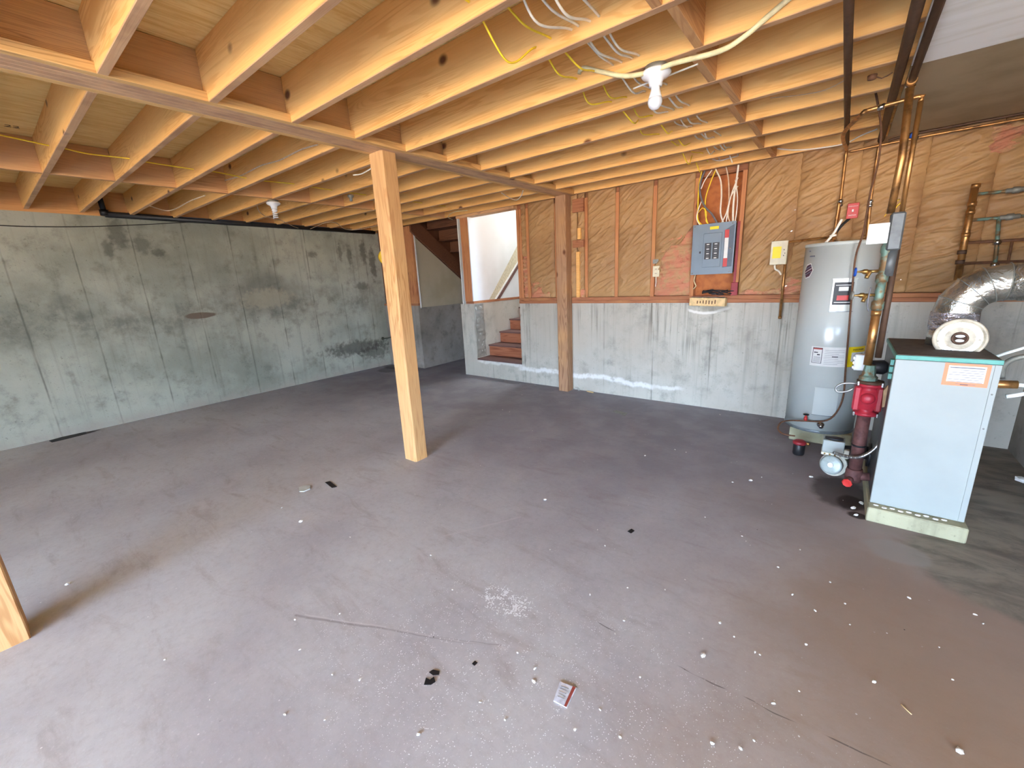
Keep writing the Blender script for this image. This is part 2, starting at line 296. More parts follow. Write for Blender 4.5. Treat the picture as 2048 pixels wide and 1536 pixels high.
# ------------------------------------------------------------------ mesh helpers
class MB:
    def __init__(s): s.v = []; s.f = []; s.sm = []
    def add(s, vs, fs, smooth=False):
        o = len(s.v); s.v += [Vector(q) for q in vs]; s.f += [tuple(i + o for i in f) for f in fs]; s.sm += [smooth] * len(fs); return s
    def box(s, x0, x1, y0, y1, z0, z1, M=None):
        vs = [Vector((x, y, z)) for x in (x0, x1) for y in (y0, y1) for z in (z0, z1)]
        if M: vs = [M @ q for q in vs]
        return s.add(vs, [(0, 1, 3, 2), (4, 6, 7, 5), (0, 4, 5, 1), (2, 3, 7, 6), (0, 2, 6, 4), (1, 5, 7, 3)])
    def prism(s, pts, d):
        n = len(pts); d = Vector(d); p = [Vector(q) for q in pts]
        return s.add(p + [q + d for q in p], [tuple(range(n))[::-1], tuple(range(n, 2 * n))] + [(i, (i + 1) % n, n + (i + 1) % n, n + i) for i in range(n)])
    def tube(s, pts, r, n=10, cap=True, smooth_path=True, step=.02):
        P = [Vector(q) for q in pts]
        if smooth_path and len(P) > 2:
            Q = []
            for i in range(len(P) - 1):
                p0 = P[max(i - 1, 0)]; p1 = P[i]; p2 = P[i + 1]; p3 = P[min(i + 2, len(P) - 1)]
                k = max(2, min(24, int((p2 - p1).length / step)))
                for j in range(k):
                    t = j / k; Q.append(.5 * ((2 * p1) + (p2 - p0) * t + (2 * p0 - 5 * p1 + 4 * p2 - p3) * t * t + (3 * p1 - p0 - 3 * p2 + p3) * t ** 3))
            Q.append(P[-1]); P = Q
        rr = r if isinstance(r, (list, tuple)) else None
        T = [((P[min(i + 1, len(P) - 1)] - P[max(i - 1, 0)]).normalized()) for i in range(len(P))]
        up = Vector((0, 0, 1)) if abs(T[0].z) < .9 else Vector((1, 0, 0))
        a = T[0].cross(up).normalized(); vs = []
        for i, (q, t) in enumerate(zip(P, T)):
            a = (a - t * a.dot(t)); a = a.normalized() if a.length > 1e-6 else t.orthogonal().normalized()
            b = t.cross(a); R_ = rr[min(int(i / len(P) * len(rr)), len(rr) - 1)] if rr else r
            vs += [q + (a * math.cos(2 * math.pi * k / n) + b * math.sin(2 * math.pi * k / n)) * R_ for k in range(n)]
        fs = [(i * n + k, i * n + (k + 1) % n, (i + 1) * n + (k + 1) % n, (i + 1) * n + k) for i in range(len(P) - 1) for k in range(n)]
        s.add(vs, fs, True)
        if cap: s.add(vs[:n], [tuple(range(n))[::-1]]); s.add(vs[-n:], [tuple(range(n))])
        return s
    def lathe(s, prof, M, n=28, smooth=True):
        """prof: list of (radius, height) turned about local z, placed by M"""
        vs = [M @ Vector((r * math.cos(2 * math.pi * k / n), r * math.sin(2 * math.pi * k / n), h)) for r, h in prof for k in range(n)]
        fs = [(i * n + k, i * n + (k + 1) % n, (i + 1) * n + (k + 1) % n, (i + 1) * n + k) for i in range(len(prof) - 1) for k in range(n)]
        s.add(vs, fs, smooth)
        if prof[0][0] > 1e-5: s.add(vs[:n], [tuple(range(n))[::-1]])
        if prof[-1][0] > 1e-5: s.add(vs[-n:], [tuple(range(n))])
        return s
    def grid(s, nu, nv, fn, smooth=True):
        vs = [fn(i / nu, j / nv) for j in range(nv + 1) for i in range(nu + 1)]
        return s.add(vs, [(j * (nu + 1) + i, j * (nu + 1) + i + 1, (j + 1) * (nu + 1) + i + 1, (j + 1) * (nu + 1) + i) for j in range(nv) for i in range(nu)], smooth)
    def build(s, name, mat, parent=None, origin=None, bev=0):
        if parent is not None: origin = parent_world(parent)
        if origin is None: origin = Vector((0, 0, 0))
        origin = Vector(origin)
        me = bpy.data.meshes.new(name); me.from_pydata([q - origin for q in s.v], [], s.f)
        for p_, k in zip(me.polygons, s.sm): p_.use_smooth = k
        bm = bmesh.new(); bm.from_mesh(me)
        bmesh.ops.remove_doubles(bm, verts=bm.verts, dist=1e-5)
        bmesh.ops.recalc_face_normals(bm, faces=bm.faces)
        if bev: bmesh.ops.bevel(bm, geom=[e for e in bm.edges if e.is_manifold and e.calc_face_angle(0) > .6], offset=bev, segments=1, affect='EDGES', clamp_overlap=True)
        bm.to_mesh(me); bm.free()
        me.materials.append(MT[mat] if isinstance(mat, str) else mat)
        o = bpy.data.objects.new(name, me); C.objects.link(o)
        if parent is not None: o.parent = parent
        else: o.location = origin
        return o
def parent_world(p):
    v = Vector((0, 0, 0))
    while p is not None: v += p.location; p = p.parent
    return v
def tag(o, label, cat, group=None):
    o['label'] = label; o['category'] = cat
    if group: o['group'] = group
    return o
def thing(name, loc, label, cat, group=None):
    o = bpy.data.objects.new(name, None); o.empty_display_size = .1; C.objects.link(o); o.location = loc
    return tag(o, label, cat, group)
def part(mb, name, mat, parent, label=None, bev=0):
    o = mb.build(name, mat, parent, bev=bev)
    if label: o['label'] = label
    return o
def struct(mb, name, mat, bev=0):
    o = mb.build(name, mat, bev=bev); o['kind'] = 'structure'; return o
def spart(mb, name, mat, parent, bev=0): return mb.build(name, mat, parent, bev=bev)
def dup(root, loc, label, group):
    r = root.copy(); C.objects.link(r); r.location = loc; r['label'] = label; r['group'] = group
    for ch in list(root.children):
        c_ = ch.copy(); C.objects.link(c_); c_.parent = r
        for g in ch.children:
            d = g.copy(); C.objects.link(d); d.parent = c_
    return r
def axisM(loc, zdir, xdir=(0, 0, 1)):
    z = Vector(zdir).normalized(); x = Vector(xdir); x = (x - z * x.dot(z)).normalized(); y = z.cross(x)
    return Matrix(((x.x, y.x, z.x, loc[0]), (x.y, y.y, z.y, loc[1]), (x.z, y.z, z.z, loc[2]), (0, 0, 0, 1)))
def text(s_, name, size, M, mat, parent, ext=.0004):
    cu_ = bpy.data.curves.new(name, 'FONT'); cu_.body = s_; cu_.size = size; cu_.extrude = ext; cu_.align_x = 'CENTER'; cu_.align_y = 'CENTER'
    t = bpy.data.objects.new(name, cu_); C.objects.link(t)
    bpy.context.view_layer.update(); me = bpy.data.meshes.new_from_object(t); bpy.data.objects.remove(t)
    pw = parent_world(parent); me.transform(Matrix.Translation(-pw) @ M); me.materials.append(MT[mat])
    o = bpy.data.objects.new(name, me); C.objects.link(o); o.parent = parent; return o
FRONT = Matrix(((1, 0, 0, 0), (0, 0, -1, 0), (0, 1, 0, 0), (0, 0, 0, 1)))  # text facing -y, reading +x
rnd = random.Random(7)

# ------------------------------------------------------------------ the room
H = 2.394; JD = .240; TOP = H + JD; Y0 = -2.590; SP = .4064; XL = -4.06; YB = 1.56; ZS = 1.13; XR = 3.76
YF = -7.4
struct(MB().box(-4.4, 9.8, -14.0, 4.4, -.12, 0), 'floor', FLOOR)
struct(MB().box(XL - .25, XL, YF - .2, YB + .2, 0, 2.37), 'wall_left', CL)
struct(MB().box(XL - .25, XL - .0, YF - .2, YB + .2, 2.37, TOP), 'trim_1', WRIM)
# back concrete wall with the stair opening cut into it
def jag(x, z): return x + .018 * mnoise.noise(Vector((x, z * 9, 3.1))) + .008 * mnoise.noise(Vector((x, z * 33, 7)))
mb = MB(); mb.box(-2.08, -1.80, YB, 3.6, 0, ZS); mb.box(-1.80, -.93, YB, YB + .25, 0, .285)
struct(mb, 'wall_back_left', CB)
prof = [(jag(-.93, z * .03), z * .03) for z in range(10, 38)]
mb = MB(); mb.prism([(-.93, YB, 0)] + [(a, YB, b) for a, b in prof] + [(-.93, YB, ZS), (XR + .2, YB, ZS), (XR + .2, YB, 0)], (0, .25, 0))
struct(mb, 'wall_back', CB)
# broken concrete strip on the jamb
def jf(u, w):
    y = YB + .012 + u * .20; z = .30 + w * .82
    return Vector((-1.80 + .006 + .02 * mnoise.noise(Vector((y * 22, z * 22, 1))) * min(1, 5 * u * (1 - u) + .15), y + .02 * mnoise.noise(Vector((z * 7, u, 4))), z))
mb = MB().grid(14, 60, jf)
tag(mb.build('broken_concrete_edge', CRG, origin=(-1.8, YB, .3)), 'rough broken concrete strip up the left jamb of the stair opening', 'concrete')
# short return wall, under-stair alcove
mb = MB().box(XL, -3.10, YB, YB + .2, 0, 1.10).box(-3.3, -3.10, YB + .2, 3.6, 0, 1.10)
struct(mb, 'wall_alcove', CG)
struct(MB().box(-3.3, .2, 3.6, 3.8, 0, 3.4), 'wall_far', CG)
# front wall with two garage openings, other far walls
mb = MB()
for a, b in ((XL - .25, .3), (3.7, 5.2), (8.8, 9.8)): mb.box(a, b, YF - .2, YF, 0, TOP)
for a, b in ((.3, 3.7), (5.2, 8.8)): mb.box(a, b, YF - .2, YF, 2.2, TOP)
struct(mb, 'wall_front', CG)
struct(MB().box(XR, XR + .2, .0, YB + .3, 0, ZS + .02), 'wall_right', CG)
struct(MB().box(XR + .2, 9.8, 0, .2, 0, TOP).box(9.6, 9.8, YF, 0, 0, TOP), 'wall_right_far', CG)
struct(MB().box(XR, XR + .1, .0, YB + .3, ZS + .02, TOP), 'wall_right_upper', PAPER)
struct(MB().box(-4.4, 9.8, YF - .2, YB + .26, TOP, TOP + .02), 'ceiling', PLY)
struct(MB().box(-4.4, .2, YB + .26, 4.0, 3.42, 3.5), 'ceiling_stairwell', DRYW)
struct(MB().box(-4.4, .2, YB + .14, YB + .26, TOP + .02, 3.5), 'wall_above_opening', WDRK)
struct(MB().box(-4.3, XL + .8, YB + .2, 3.8, 1.1, 3.4).box(-3.3, -3.12, YB + .2, 3.8, 1.1, 3.4), 'wall_alcove_far', WDRK)
struct(MB().box(XR + 1.25, 9.8, YF, .0, H - .02, H - .005), 'ceiling_right', GYW)
text('22', 'stamped_number', .075, Matrix(((0, 1, 0, px(24, 253, 2, TOP).x), (1, 0, 0, px(24, 253, 2, TOP).y), (0, 0, -1, TOP - .001), (0, 0, 0, 1))), 'steel_dark_pipe', bpy.data.objects['ceiling'])
# gypsum ceiling boards
o = struct(MB().box(2.742, XR + .0, -2.5, -.062, H - .014, H - .001), 'ceiling_board_near', GYW)
o = struct(MB().box(2.742, XR, -.055, 1.44, H - .013, H - .001), 'ceiling_board_far', GYT)

# ------------------------------------------------------------------ girder, ledgers, posts
g = thing('girder', (-.12, -1.4, H), 'long built-up wooden girder carrying the joists across the basement', 'beam')
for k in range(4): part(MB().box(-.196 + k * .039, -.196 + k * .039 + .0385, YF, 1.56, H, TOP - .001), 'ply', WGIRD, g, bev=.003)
part(MB().box(-.039, .0, YF, 1.475, H, H + .045), 'ledger', WY, g, bev=.002)
part(MB().box(-.237, -.197, YF, 1.475, H, H + .045), 'ledger', WY, g, bev=.002)
# joists, notched over the ledgers
JG = 'floor joists'
ords = ['second', 'third', 'fourth', 'fifth', 'sixth', 'seventh', 'eighth', 'ninth', 'tenth', 'eleventh', 'twelfth']
def joist(x0, x1, y, right):
    mb = MB(); n = .0455
    if right: pts = [(x0 - .037, y, H + n), (x0 + .001, y, H + n), (x0 + .001, y, H), (x1, y, H), (x1, y, TOP), (x0 - .037, y, TOP)]
    else: pts = [(x1 + .037, y, H + n), (x1 - .001, y, H + n), (x1 - .001, y, H), (x0, y, H), (x0, y, TOP), (x1 + .037, y, TOP)]
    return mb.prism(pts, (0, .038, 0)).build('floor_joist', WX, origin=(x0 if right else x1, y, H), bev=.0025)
jr = jl = None
for i in range(-1, 11):
    y = Y0 + SP * i
    if i == -1:
        lab = 'pine joist right of the girder nearest the camera'; labl = 'pine joist left of the girder nearest the camera'
    elif i == 10:
        lab = 'pine floor joist right of the girder tight along the insulated wall'; labl = 'pine floor joist left of the girder, farthest one, over the stair opening'
    else:
        lab = 'bare pine floor joist right of the girder, %s row from the front' % ords[i]
        labl = 'shaded pine floor joist left of the girder, %s row from the front' % ords[i]
    if jr is None:
        jr = joist(.0, XR + 1.2, y, True); tag(jr, lab, 'joist', JG + ' right of the girder')
        jl = joist(XL, -.237, y, False); tag(jl, labl, 'joist', JG + ' left of the girder')
    else:
        dup(jr, (0, y, H), lab, JG + ' right of the girder'); dup(jl, (-.237, y, H), labl, JG + ' left of the girder')
# solid bridging blocks
names = ['first', 'second', 'third', 'fourth', 'fifth', 'sixth', 'seventh', 'eighth', 'ninth', 'tenth', 'eleventh']
b0 = MB().box(-.019, .019, .0, SP - .0385, .001, JD - .002).build('bridging_block', WBL, origin=(0, 0, 0), bev=.002); first = True
for i in range(-1, 10):
    y = Y0 + SP * i + .0382
    for x, side in ((1.975 + (.02 if i % 2 else -.02), 'right'), (-2.20, 'left')):
        lab = 'pine bridging block between joists %s of the girder, %s bay from the front' % (side, names[i + 1])
        if first: b0.location = (x, y, H); tag(b0, lab, 'bridging', 'bridging blocks'); first = False
        else:
            q = b0.copy(); C.objects.link(q); q.location = (x, y, H); q['label'] = lab; q['group'] = 'bridging blocks'
# posts
def post(x0, x1, y0, y1, mat, lab, ch=.012):
    mb = MB(); c_ = ch
    mb.prism([(x0 + c_, y0, 0), (x1 - c_, y0, 0), (x1, y0 + c_, 0), (x1, y1 - c_, 0), (x1 - c_, y1, 0), (x0 + c_, y1, 0), (x0, y1 - c_, 0), (x0, y0 + c_, 0)], (0, 0, H))
    return tag(mb.build('timber_post', mat, origin=((x0 + x1) / 2, (y0 + y1) / 2, 0)), lab, 'post', 'timber posts under the girder')
post(-.237, -.083, -1.117, -.984, WPOST, 'light pine timber post standing mid-floor under the girder')
post(-.225, -.083, 1.41, 1.545, WPOST2, 'weathered square timber post at the girder end against the back wall', .006)
post(-.25, -.108, -3.46, -3.302, WPOST, 'timber post at the lower left edge, only its foot in view', .005)

# ------------------------------------------------------------------ framed back wall
YS = 1.56
tag(MB().box(-.93, XR, YS - .005, YS + .135, ZS, ZS + .036).build('sill_plate', WSILL, origin=(0, YS, ZS), bev=.003), 'dark lower sill plate lying on the back concrete wall', 'sill')
tag(MB().box(-.93, XR, YS + .0, YS + .09, ZS + .036, ZS + .074).build('bottom_plate', WSILL, origin=(0, YS, ZS + .036), bev=.003), 'reddish bottom plate of the stud wall on top of the sill', 'plate')
tag(MB().box(-.93, XR, YS + .03, YS + .09, H - .045, H + .03).build('top_plate', WSILL, origin=(0, YS, H - .04), bev=.003), 'top plate of the stud wall under the joists', 'plate')
tag(MB().box(-2.0, -.93, 1.515, YS + .09, H - .03, H + .06).build('header', WX, origin=(-1.4, YS, H)), 'wooden header over the stair opening', 'beam')
SB = ZS + .0745; ST = H - .0455
studs = [(-.93, 'stud at the right edge of the stair opening'), (-.885, 'second of the doubled studs beside the stair opening'), (-.775, 'thin stud beside the narrow strip of pink insulation'), (-.335, 'stud just left of the weathered post'), (.09, 'stud just right of the weathered post'), (.48, 'stud between the first and second paper bays right of the post'), (.905, 'stud carrying the cream outlet'), (1.325, 'stud left of the breaker panel'), (1.745, 'stud right of the breaker panel')]
s0 = None
for x, lab in studs:
    if s0 is None: s0 = MB().box(x, x + .04, YS + .001, YS + .09, SB, ST).build('wall_stud', WZ, origin=(x, YS, SB), bev=.002); tag(s0, 'reddish ' + lab, 'stud', 'studs of the back wall')
    else: q = s0.copy(); C.objects.link(q); q.location = (x, YS, SB); q['label'] = 'reddish ' + lab; q['group'] = 'studs of the back wall'
# outer sheathing behind
struct(MB().box(-.93, XR, YS + .0905, YS + .11, ZS, TOP), 'wall_sheathing', OSB)

def ridged(p): return 1 - abs(mnoise.noise(p)) * 2
def paper(x0, x1, z0, z1, seed, label, ang=32, amp=.014, bulge=.018, y=YS + .012, over=0, name='insulation_batt', mat=PAPER, cut=None, nu=44, group='paper faced insulation bays'):
    nv = int(nu * (z1 - z0) / (x1 - x0)); nv = min(nv, 150); ca, sa = math.cos(R(ang)), math.sin(R(ang))
    def f(u, w):
        x = x0 + (x1 - x0) * u; z = z0 + (z1 - z0) * w
        e = min(1, 6 * u, 6 * (1 - u), 9 * w, 9 * (1 - w)); e = max(0, e) ** .6
        a = (x * ca + z * sa); b = (-x * sa + z * ca)
        k = ridged(Vector((a * 3.0, b * 15, seed))) ** 3 * 1.2 + ridged(Vector((a * 7 + 9, b * 30, seed + 5))) ** 2 * .5 + .8 * mnoise.noise(Vector((x * 3.2, z * 3.2, seed * 2)))
        return Vector((x, y - bulge * e - amp * k * (.3 + .7 * e), z))
    mb = MB(); nuu = nu
    vs = [f(i / nuu, j / nv) for j in range(nv + 1) for i in range(nuu + 1)]; fs = []
    for j in range(nv):
        for i in range(nuu):
            q = vs[j * (nuu + 1) + i]
            if cut and cut(q.x, q.z): continue
            fs.append((j * (nuu + 1) + i, j * (nuu + 1) + i + 1, (j + 1) * (nuu + 1) + i + 1, (j + 1) * (nuu + 1) + i))
    mb.add(vs, fs, True)
    o = mb.build(name, mat, origin=((x0 + x1) / 2, y, z0))
    sd = o.modifiers.new('thick', 'SOLIDIFY'); sd.thickness = .002; sd.offset = -1
    return tag(o, label, 'insulation', group)
def pinkm(x0, x1, z0, z1, seed, label, y=YS + .03, cut=None, amp=.022):
    return paper(x0, x1, z0, z1, seed, label, ang=10, amp=amp, bulge=.012, y=y, name='pink_insulation', mat=PINK, cut=cut, nu=36, group=None)
Zp0, Zp1 = SB + .002, H + .02
paper(-.735, -.335, Zp0, Zp1, 3, 'wrinkled brown paper insulation bay between the thin stud and the weathered post', cut=lambda x, z: z < 1.38 - .45 * (x + .735) + .03 * math.sin(x * 40) and x < -.42)
pinkm(-.735, -.40, Zp0, 1.42, 5, 'pink fibreglass lump torn out at the foot of the bay left of the weathered post', amp=.03)
paper(-.845, -.775, 1.75, Zp1, 8, 'narrow brown paper strip beside the doubled studs', nu=14)
pinkm(-.845, -.775, Zp0, 1.78, 9, 'narrow strip of exposed pink fibreglass beside the doubled studs')
paper(-.295, -.01, Zp0, Zp1, 11, 'brown paper insulation half hidden by the weathered post', nu=20)
paper(.0, .09, Zp0, Zp1, 13, 'narrow brown paper bay right of the weathered post', ang=50, nu=14)
for z0, z1, mt_, lb in ((2.20, ST, WSILL, 'upper dark wood block in the narrow bay right of the weathered post'), (1.80, 1.885, WSILL, 'lower dark wood block in the narrow bay right of the weathered post')):
    tag(MB().box(-.06, .089, YS - .030, YS + .06, z0, z1).build('blocking', mt_, origin=(0, YS, z0), bev=.002), lb, 'block')
tag(MB().box(-.01, .035, YS - .036, YS + .03, SB, 1.75).build('short_stud', WX, origin=(0, YS, SB), bev=.002), 'pale short stud below the wood blocks right of the weathered post', 'stud')
tag(MB().box(.01, .055, YS - .036, YS + .03, 1.89, 2.02).build('short_stud', WX, origin=(0, YS, 1.89), bev=.002), 'short pale offcut standing on the lower wood block', 'stud')
pinkm(.03, .10, SB, 1.30, 15, 'small pink fibreglass tuft at the foot of the narrow bay', y=YS - .0, amp=.015)
paper(.13, .48, Zp0, Zp1, 17, 'wrinkled paper insulation bay, first wide bay right of the weathered post')
paper(.52, .905, Zp0, Zp1, 23, 'wrinkled paper insulation bay left of the outlet stud', ang=38)
paper(.945, 1.325, Zp0, Zp1, 31, 'paper insulation bay left of the breaker panel, torn open below', cut=lambda x, z: z < 1.56 + (x - .96) * .85 + .03 * math.sin(x * 30) - (.12 if x < 1.02 else 0))
pinkm(.945, 1.325, Zp0, 1.93, 37, 'exposed pink fibreglass under the torn paper left of the breaker panel')
# paper sheets stapled over the studs right of the panel
xs = [1.79, 2.20, 2.60, 3.0, 3.36, 3.76]
labs = ['crumpled brown paper sheet just right of the breaker panel', 'brown paper sheet behind the cream timer box and tank', 'brown paper sheet around the red switch plate above the tank', 'brown paper sheet above the white boiler', 'dark brown paper sheet behind the copper pipe rack']
for k in range(5):
    paper(xs[k], xs[k + 1] + .012, Zp0 - (.0 if k else 0), Zp1 + .02, 41 + k * 7, labs[k], ang=(48, 25, 20, 14, 14)[k], amp=.020, bulge=.026, y=YS - .001 - k * .0015, nu=46,
          cut=(lambda x, z: z < 1.235 + .02 * math.sin(x * 31)) if k == 0 else None, group='paper sheets stapled right of the panel')
pinkm(1.79, 2.2, SB, 1.27, 71, 'pink fibreglass edge showing below the paper right of the panel', y=YS + .015)
pinkm(2.16, 2.34, SB, 1.37, 73, 'pink fibreglass patch beside the tank above the sill', y=YS - .02)
pinkm(3.30, 3.46, 2.16, 2.34, 77, 'pink fibreglass tuft showing near the top right corner', y=YS - .025)
sl = [(1571, 300), (1590, 420), (1583, 462), (1687, 455), (1793, 370), (1805, 494), (1800, 560), (1528, 326), (1480, 342), (1483, 362), (1480, 380), (1572, 572), (1945, 462)]
stl = ['highest one right of the breaker panel', 'a third down, right of the panel', 'just above the cream timer box', 'left of the red switch plate foot', 'beside the upper copper riser', 'right of the zone valve box', 'right of the tank, above the sill', 'upper right of the breaker wires', 'beside the stud at the wires, top one', 'beside the stud at the wires, middle one', 'beside the stud at the wires, low one', 'beside the thin relief pipe near the sill', 'left of the copper manifold']
st0 = None
for k, (u, v_) in enumerate(sl):
    q = px(u, v_, 1, YS - .04)
    if st0 is None: st0 = MB().box(-.007, .007, -.001, .001, -.0015, .0015).build('staple', 'chrome', origin=(0, 0, 0)); o = st0
    else: o = st0.copy(); C.objects.link(o)
    o.location = q; o.rotation_euler = (0, R(-25), 0); tag(o, 'bright staple in the brown paper, ' + stl[k], 'staple', 'staples in the brown paper')

# ------------------------------------------------------------------ stairwell
# drywall on the stairwell side, end stud, alcove drywall
tag(MB().box(-1.97, -1.815, YB, YB + .09, ZS + .037, H - .03).build('end_stud', WZ, origin=(-1.9, YB, ZS), bev=.002), 'reddish corner stud left of the white stairwell wall', 'stud')
w = thing('stairwell_drywall', (-1.8, YB, ZS), 'white drywall sheet inside the stairwell with torn paper spots', 'drywall')
part(MB().box(-1.815, -1.80, YB + .0, 3.6, ZS + .037, 3.4), 'board', DRYW, w)
a, b = px(978, 594, 0, -1.80), px(1030, 500, 0, -1.80); a2, b2 = px(989, 594, 0, -1.80), px(1030, 531, 0, -1.80)
a.z = a2.z = ZS + .038
dd = (b - a) * 1.8; d2 = (b2 - a2) * 1.8
part(MB().prism([a, a2, a2 + d2, a + dd], (.003, 0, 0)), 'bare_band', BANDW, w, 'beige unpainted diagonal band')
part(MB().prism([a2 + Vector((.003, 0, 0)), a2 + Vector((.003, .035, 0)), a2 + Vector((.003, .035, 0)) + d2, a2 + d2 + Vector((.003, 0, 0))], (.012, 0, 0)), 'trim_edge', WHITEP, w)
part(MB().prism([a2 + Vector((.003, .036, 0)), a2 + Vector((.003, .11, 0)), a2 + Vector((.003, .11, 0)) + d2, a2 + Vector((.003, .036, 0)) + d2], (.02, 0, 0)), 'handrail_cleat', WTREAD, w, 'dark wooden diagonal strip')
tag(MB().box(-1.96, -1.795, YB - .003, 3.6, ZS, ZS + .036).build('sill_plate', WSILL, origin=(-1.9, YB, ZS), bev=.002), 'worn sill plate on the stairwell wall below the white drywall', 'sill')
tag(MB().box(-2.03, -2.015, YB - .0, 3.6, ZS - .02, H - .02).build('drywall_edge', DRYW, origin=(-2.0, YB, ZS)), 'thin white drywall edge left of the corner stud', 'drywall')
s = thing('basement_stairs', (-1.37, 1.6, .285), 'worn brown wooden steps rising behind the cut concrete opening', 'stairs')
ys = [1.855, 2.145, 2.425, 2.705, 2.985, 3.265]
for k, y in enumerate(ys):
    z0 = .287 + .176 * k
    part(MB().box(-1.797, -.80, y, y + .02, z0 if k == 0 else z0 - .0, z0 + .152), 'riser', WSTEP, s, bev=.002)
    part(MB().box(-1.797, -.80, y - .022, y + .285, z0 + .153, z0 + .176), 'tread', WTREAD, s, bev=.003)
tag(MB().box(-1.80, -.93, YB - .004, 1.87, .262, .286).build('landing_board', WTREAD, origin=(-1.4, YB, .262), bev=.003), 'dark bottom landing board of the basement steps', 'landing')
struct(MB().box(-.785, -.6, YB + .27, 3.8, 0, 3.4), 'wall_stair_right', DRYW)
# alcove drywall triangle + upper stairs
t0 = px(828, 473, 0, -3.08); t1 = px(919, 556, 0, -3.08)
sl_ = (t1.z - t0.z) / (t1.y - t0.y); ye = t1.y + .35; ZB = 1.065
mb = MB().prism([(-3.08, t0.y, ZB), (-3.08, ye, ZB), (-3.08, ye, t0.z + sl_ * (ye - t0.y)), (-3.08, t0.y, t0.z)], (-.014, 0, 0))
tag(mb.build('alcove_drywall', TAND, origin=(-3.08, t0.y, ZB)), 'tan drywall with a sloping top and a white joint tape band under the stairs', 'drywall')
tag(MB().box(-3.083, -3.062, t0.y - .012, t0.y + .004, ZB - .01, t0.z + .03).build('corner_bead', WHITEP, origin=(-3.07, t0.y, ZB)), 'white raw edge of the tan drywall', 'trim')
u_ = thing('upper_stairs', (-2.6, 2.2, 1.6), 'dark underside of the upper stairs above the sloped drywall', 'stairs')
part(MB().prism([(-3.06, t0.y - .1, t0.z + .07), (-3.06, ye, t0.z + sl_ * (ye - t0.y)), (-3.06, ye, t0.z + sl_ * (ye - t0.y) + .27), (-3.06, t0.y - .1, t0.z + .34)], (.04, 0, 0)), 'stringer', WDRK, u_, bev=.002)
for k in range(6):
    y = t0.y + .25 * k - .02; z = t0.z + sl_ * (y - t0.y) + .17
    part(MB().box(-3.02, -2.04, y, y + .27, z + .10, z + .125), 'tread', WDRK, u_, bev=.002)
    part(MB().box(-3.02, -2.04, y + .02, y + .04, z + .125, z + .28), 'riser', WDRK, u_, bev=.002)
tag(MB().box(-3.30, -3.10, YB + .0, YB + .09, 1.137, H).build('corner_studs', WZ, origin=(-3.2, YB, 1.1), bev=.003), 'dark reddish studs on the short return wall behind the pine post', 'stud')
tag(MB().box(XL, -3.10, YB + .0, YB + .12, 1.10, 1.136).build('sill_plate', WSILL, origin=(-3.5, YB, 1.1), bev=.003), 'dark sill plate on the short return wall', 'sill')
tag(MB().box(XL, -3.30, YB + .04, YB + .10, 1.137, H).build('dark_board', WDRK, origin=(-3.7, YB, 1.1)), 'dark board behind the pine post in the far left corner', 'board')

# ------------------------------------------------------------------ left wall fittings
p1 = thing('drain_pipe', (XL + .05, .2, 2.38), 'black plastic drain pipe running along the top of the left concrete wall', 'pipe')
yj = px(208, 420, 0, XL + .07).y
part(MB().tube([(XL + .05, yj, 2.385), (XL + .05, 1.5, 2.375)], .032, 14, smooth_path=False), 'run', 'black_plastic', p1)
part(MB().tube([(XL + .05, yj, 2.385), (XL + .05, yj - .01, TOP - .02)], .026, 14, smooth_path=False), 'drop', 'black_plastic', p1)
part(MB().lathe([(.03, -.03), (.04, -.03), (.04, .03), (.03, .03)], axisM((XL + .05, yj, 2.40), (0, 0, 1), (1, 0, 0)), 16), 'elbow', 'black_plastic', p1)
pts = [px(u, v_, 0, XL + .012) for u, v_ in ((-40, 449), (60, 453), (180, 453), (290, 449), (385, 444))]
tag(MB().tube(pts, .0045, 8).build('black_cable', 'black_cable', origin=pts[2]), 'thin black cable sagging across the top of the left concrete wall', 'cable')
vb = px(765, 677, 0, XL); o = thing('wall_spigot', vb, 'small dark corroded pipe stub on the left concrete wall beside the pine post', 'spigot')
part(MB().tube([vb, vb + Vector((.10, .02, .005)), vb + Vector((.18, .10, .03))], .011, 8), 'stub', 'drain_green', o)
part(MB().lathe([(.026, 0), (.03, .01), (.02, .02)], axisM(vb, (1, 0, 0)), 12), 'flange', 'drain_green', o)
# hub-shaped yellow reel behind the pine post
q = px(772, 514, 1, .4); h_ = thing('hose_hanger', q, 'yellow and purple round hose hanger half hidden behind the pine post', 'hose hanger')
hd = (CAM - q).normalized(); hd.z *= .2; M_ = axisM(q, hd)
part(MB().lathe([(.055, -.012), (.085, -.016), (.10, 0), (.085, .016), (.055, .012), (.055, -.012)], M_, 32), 'rim', 'hub_yellow', h_)
part(MB().lathe([(.0, -.03), (.052, -.03), (.052, .01), (0, .01)], M_, 24), 'hub', 'red_paint', h_)
part(MB().tube([q + Vector((0, 0, .08)), q + Vector((0, 0, 1.0)) , (q.x, q.y, H)], .004, 6, smooth_path=False), 'hanger_wire', 'black_cable', h_)
part(MB().lathe([(.02, 0), (.03, .03), (.02, .07)], axisM(q + Vector((0, .005, .075)), (0, 0, 1), (1, 0, 0)), 14), 'cap', 'purple_plastic', h_)

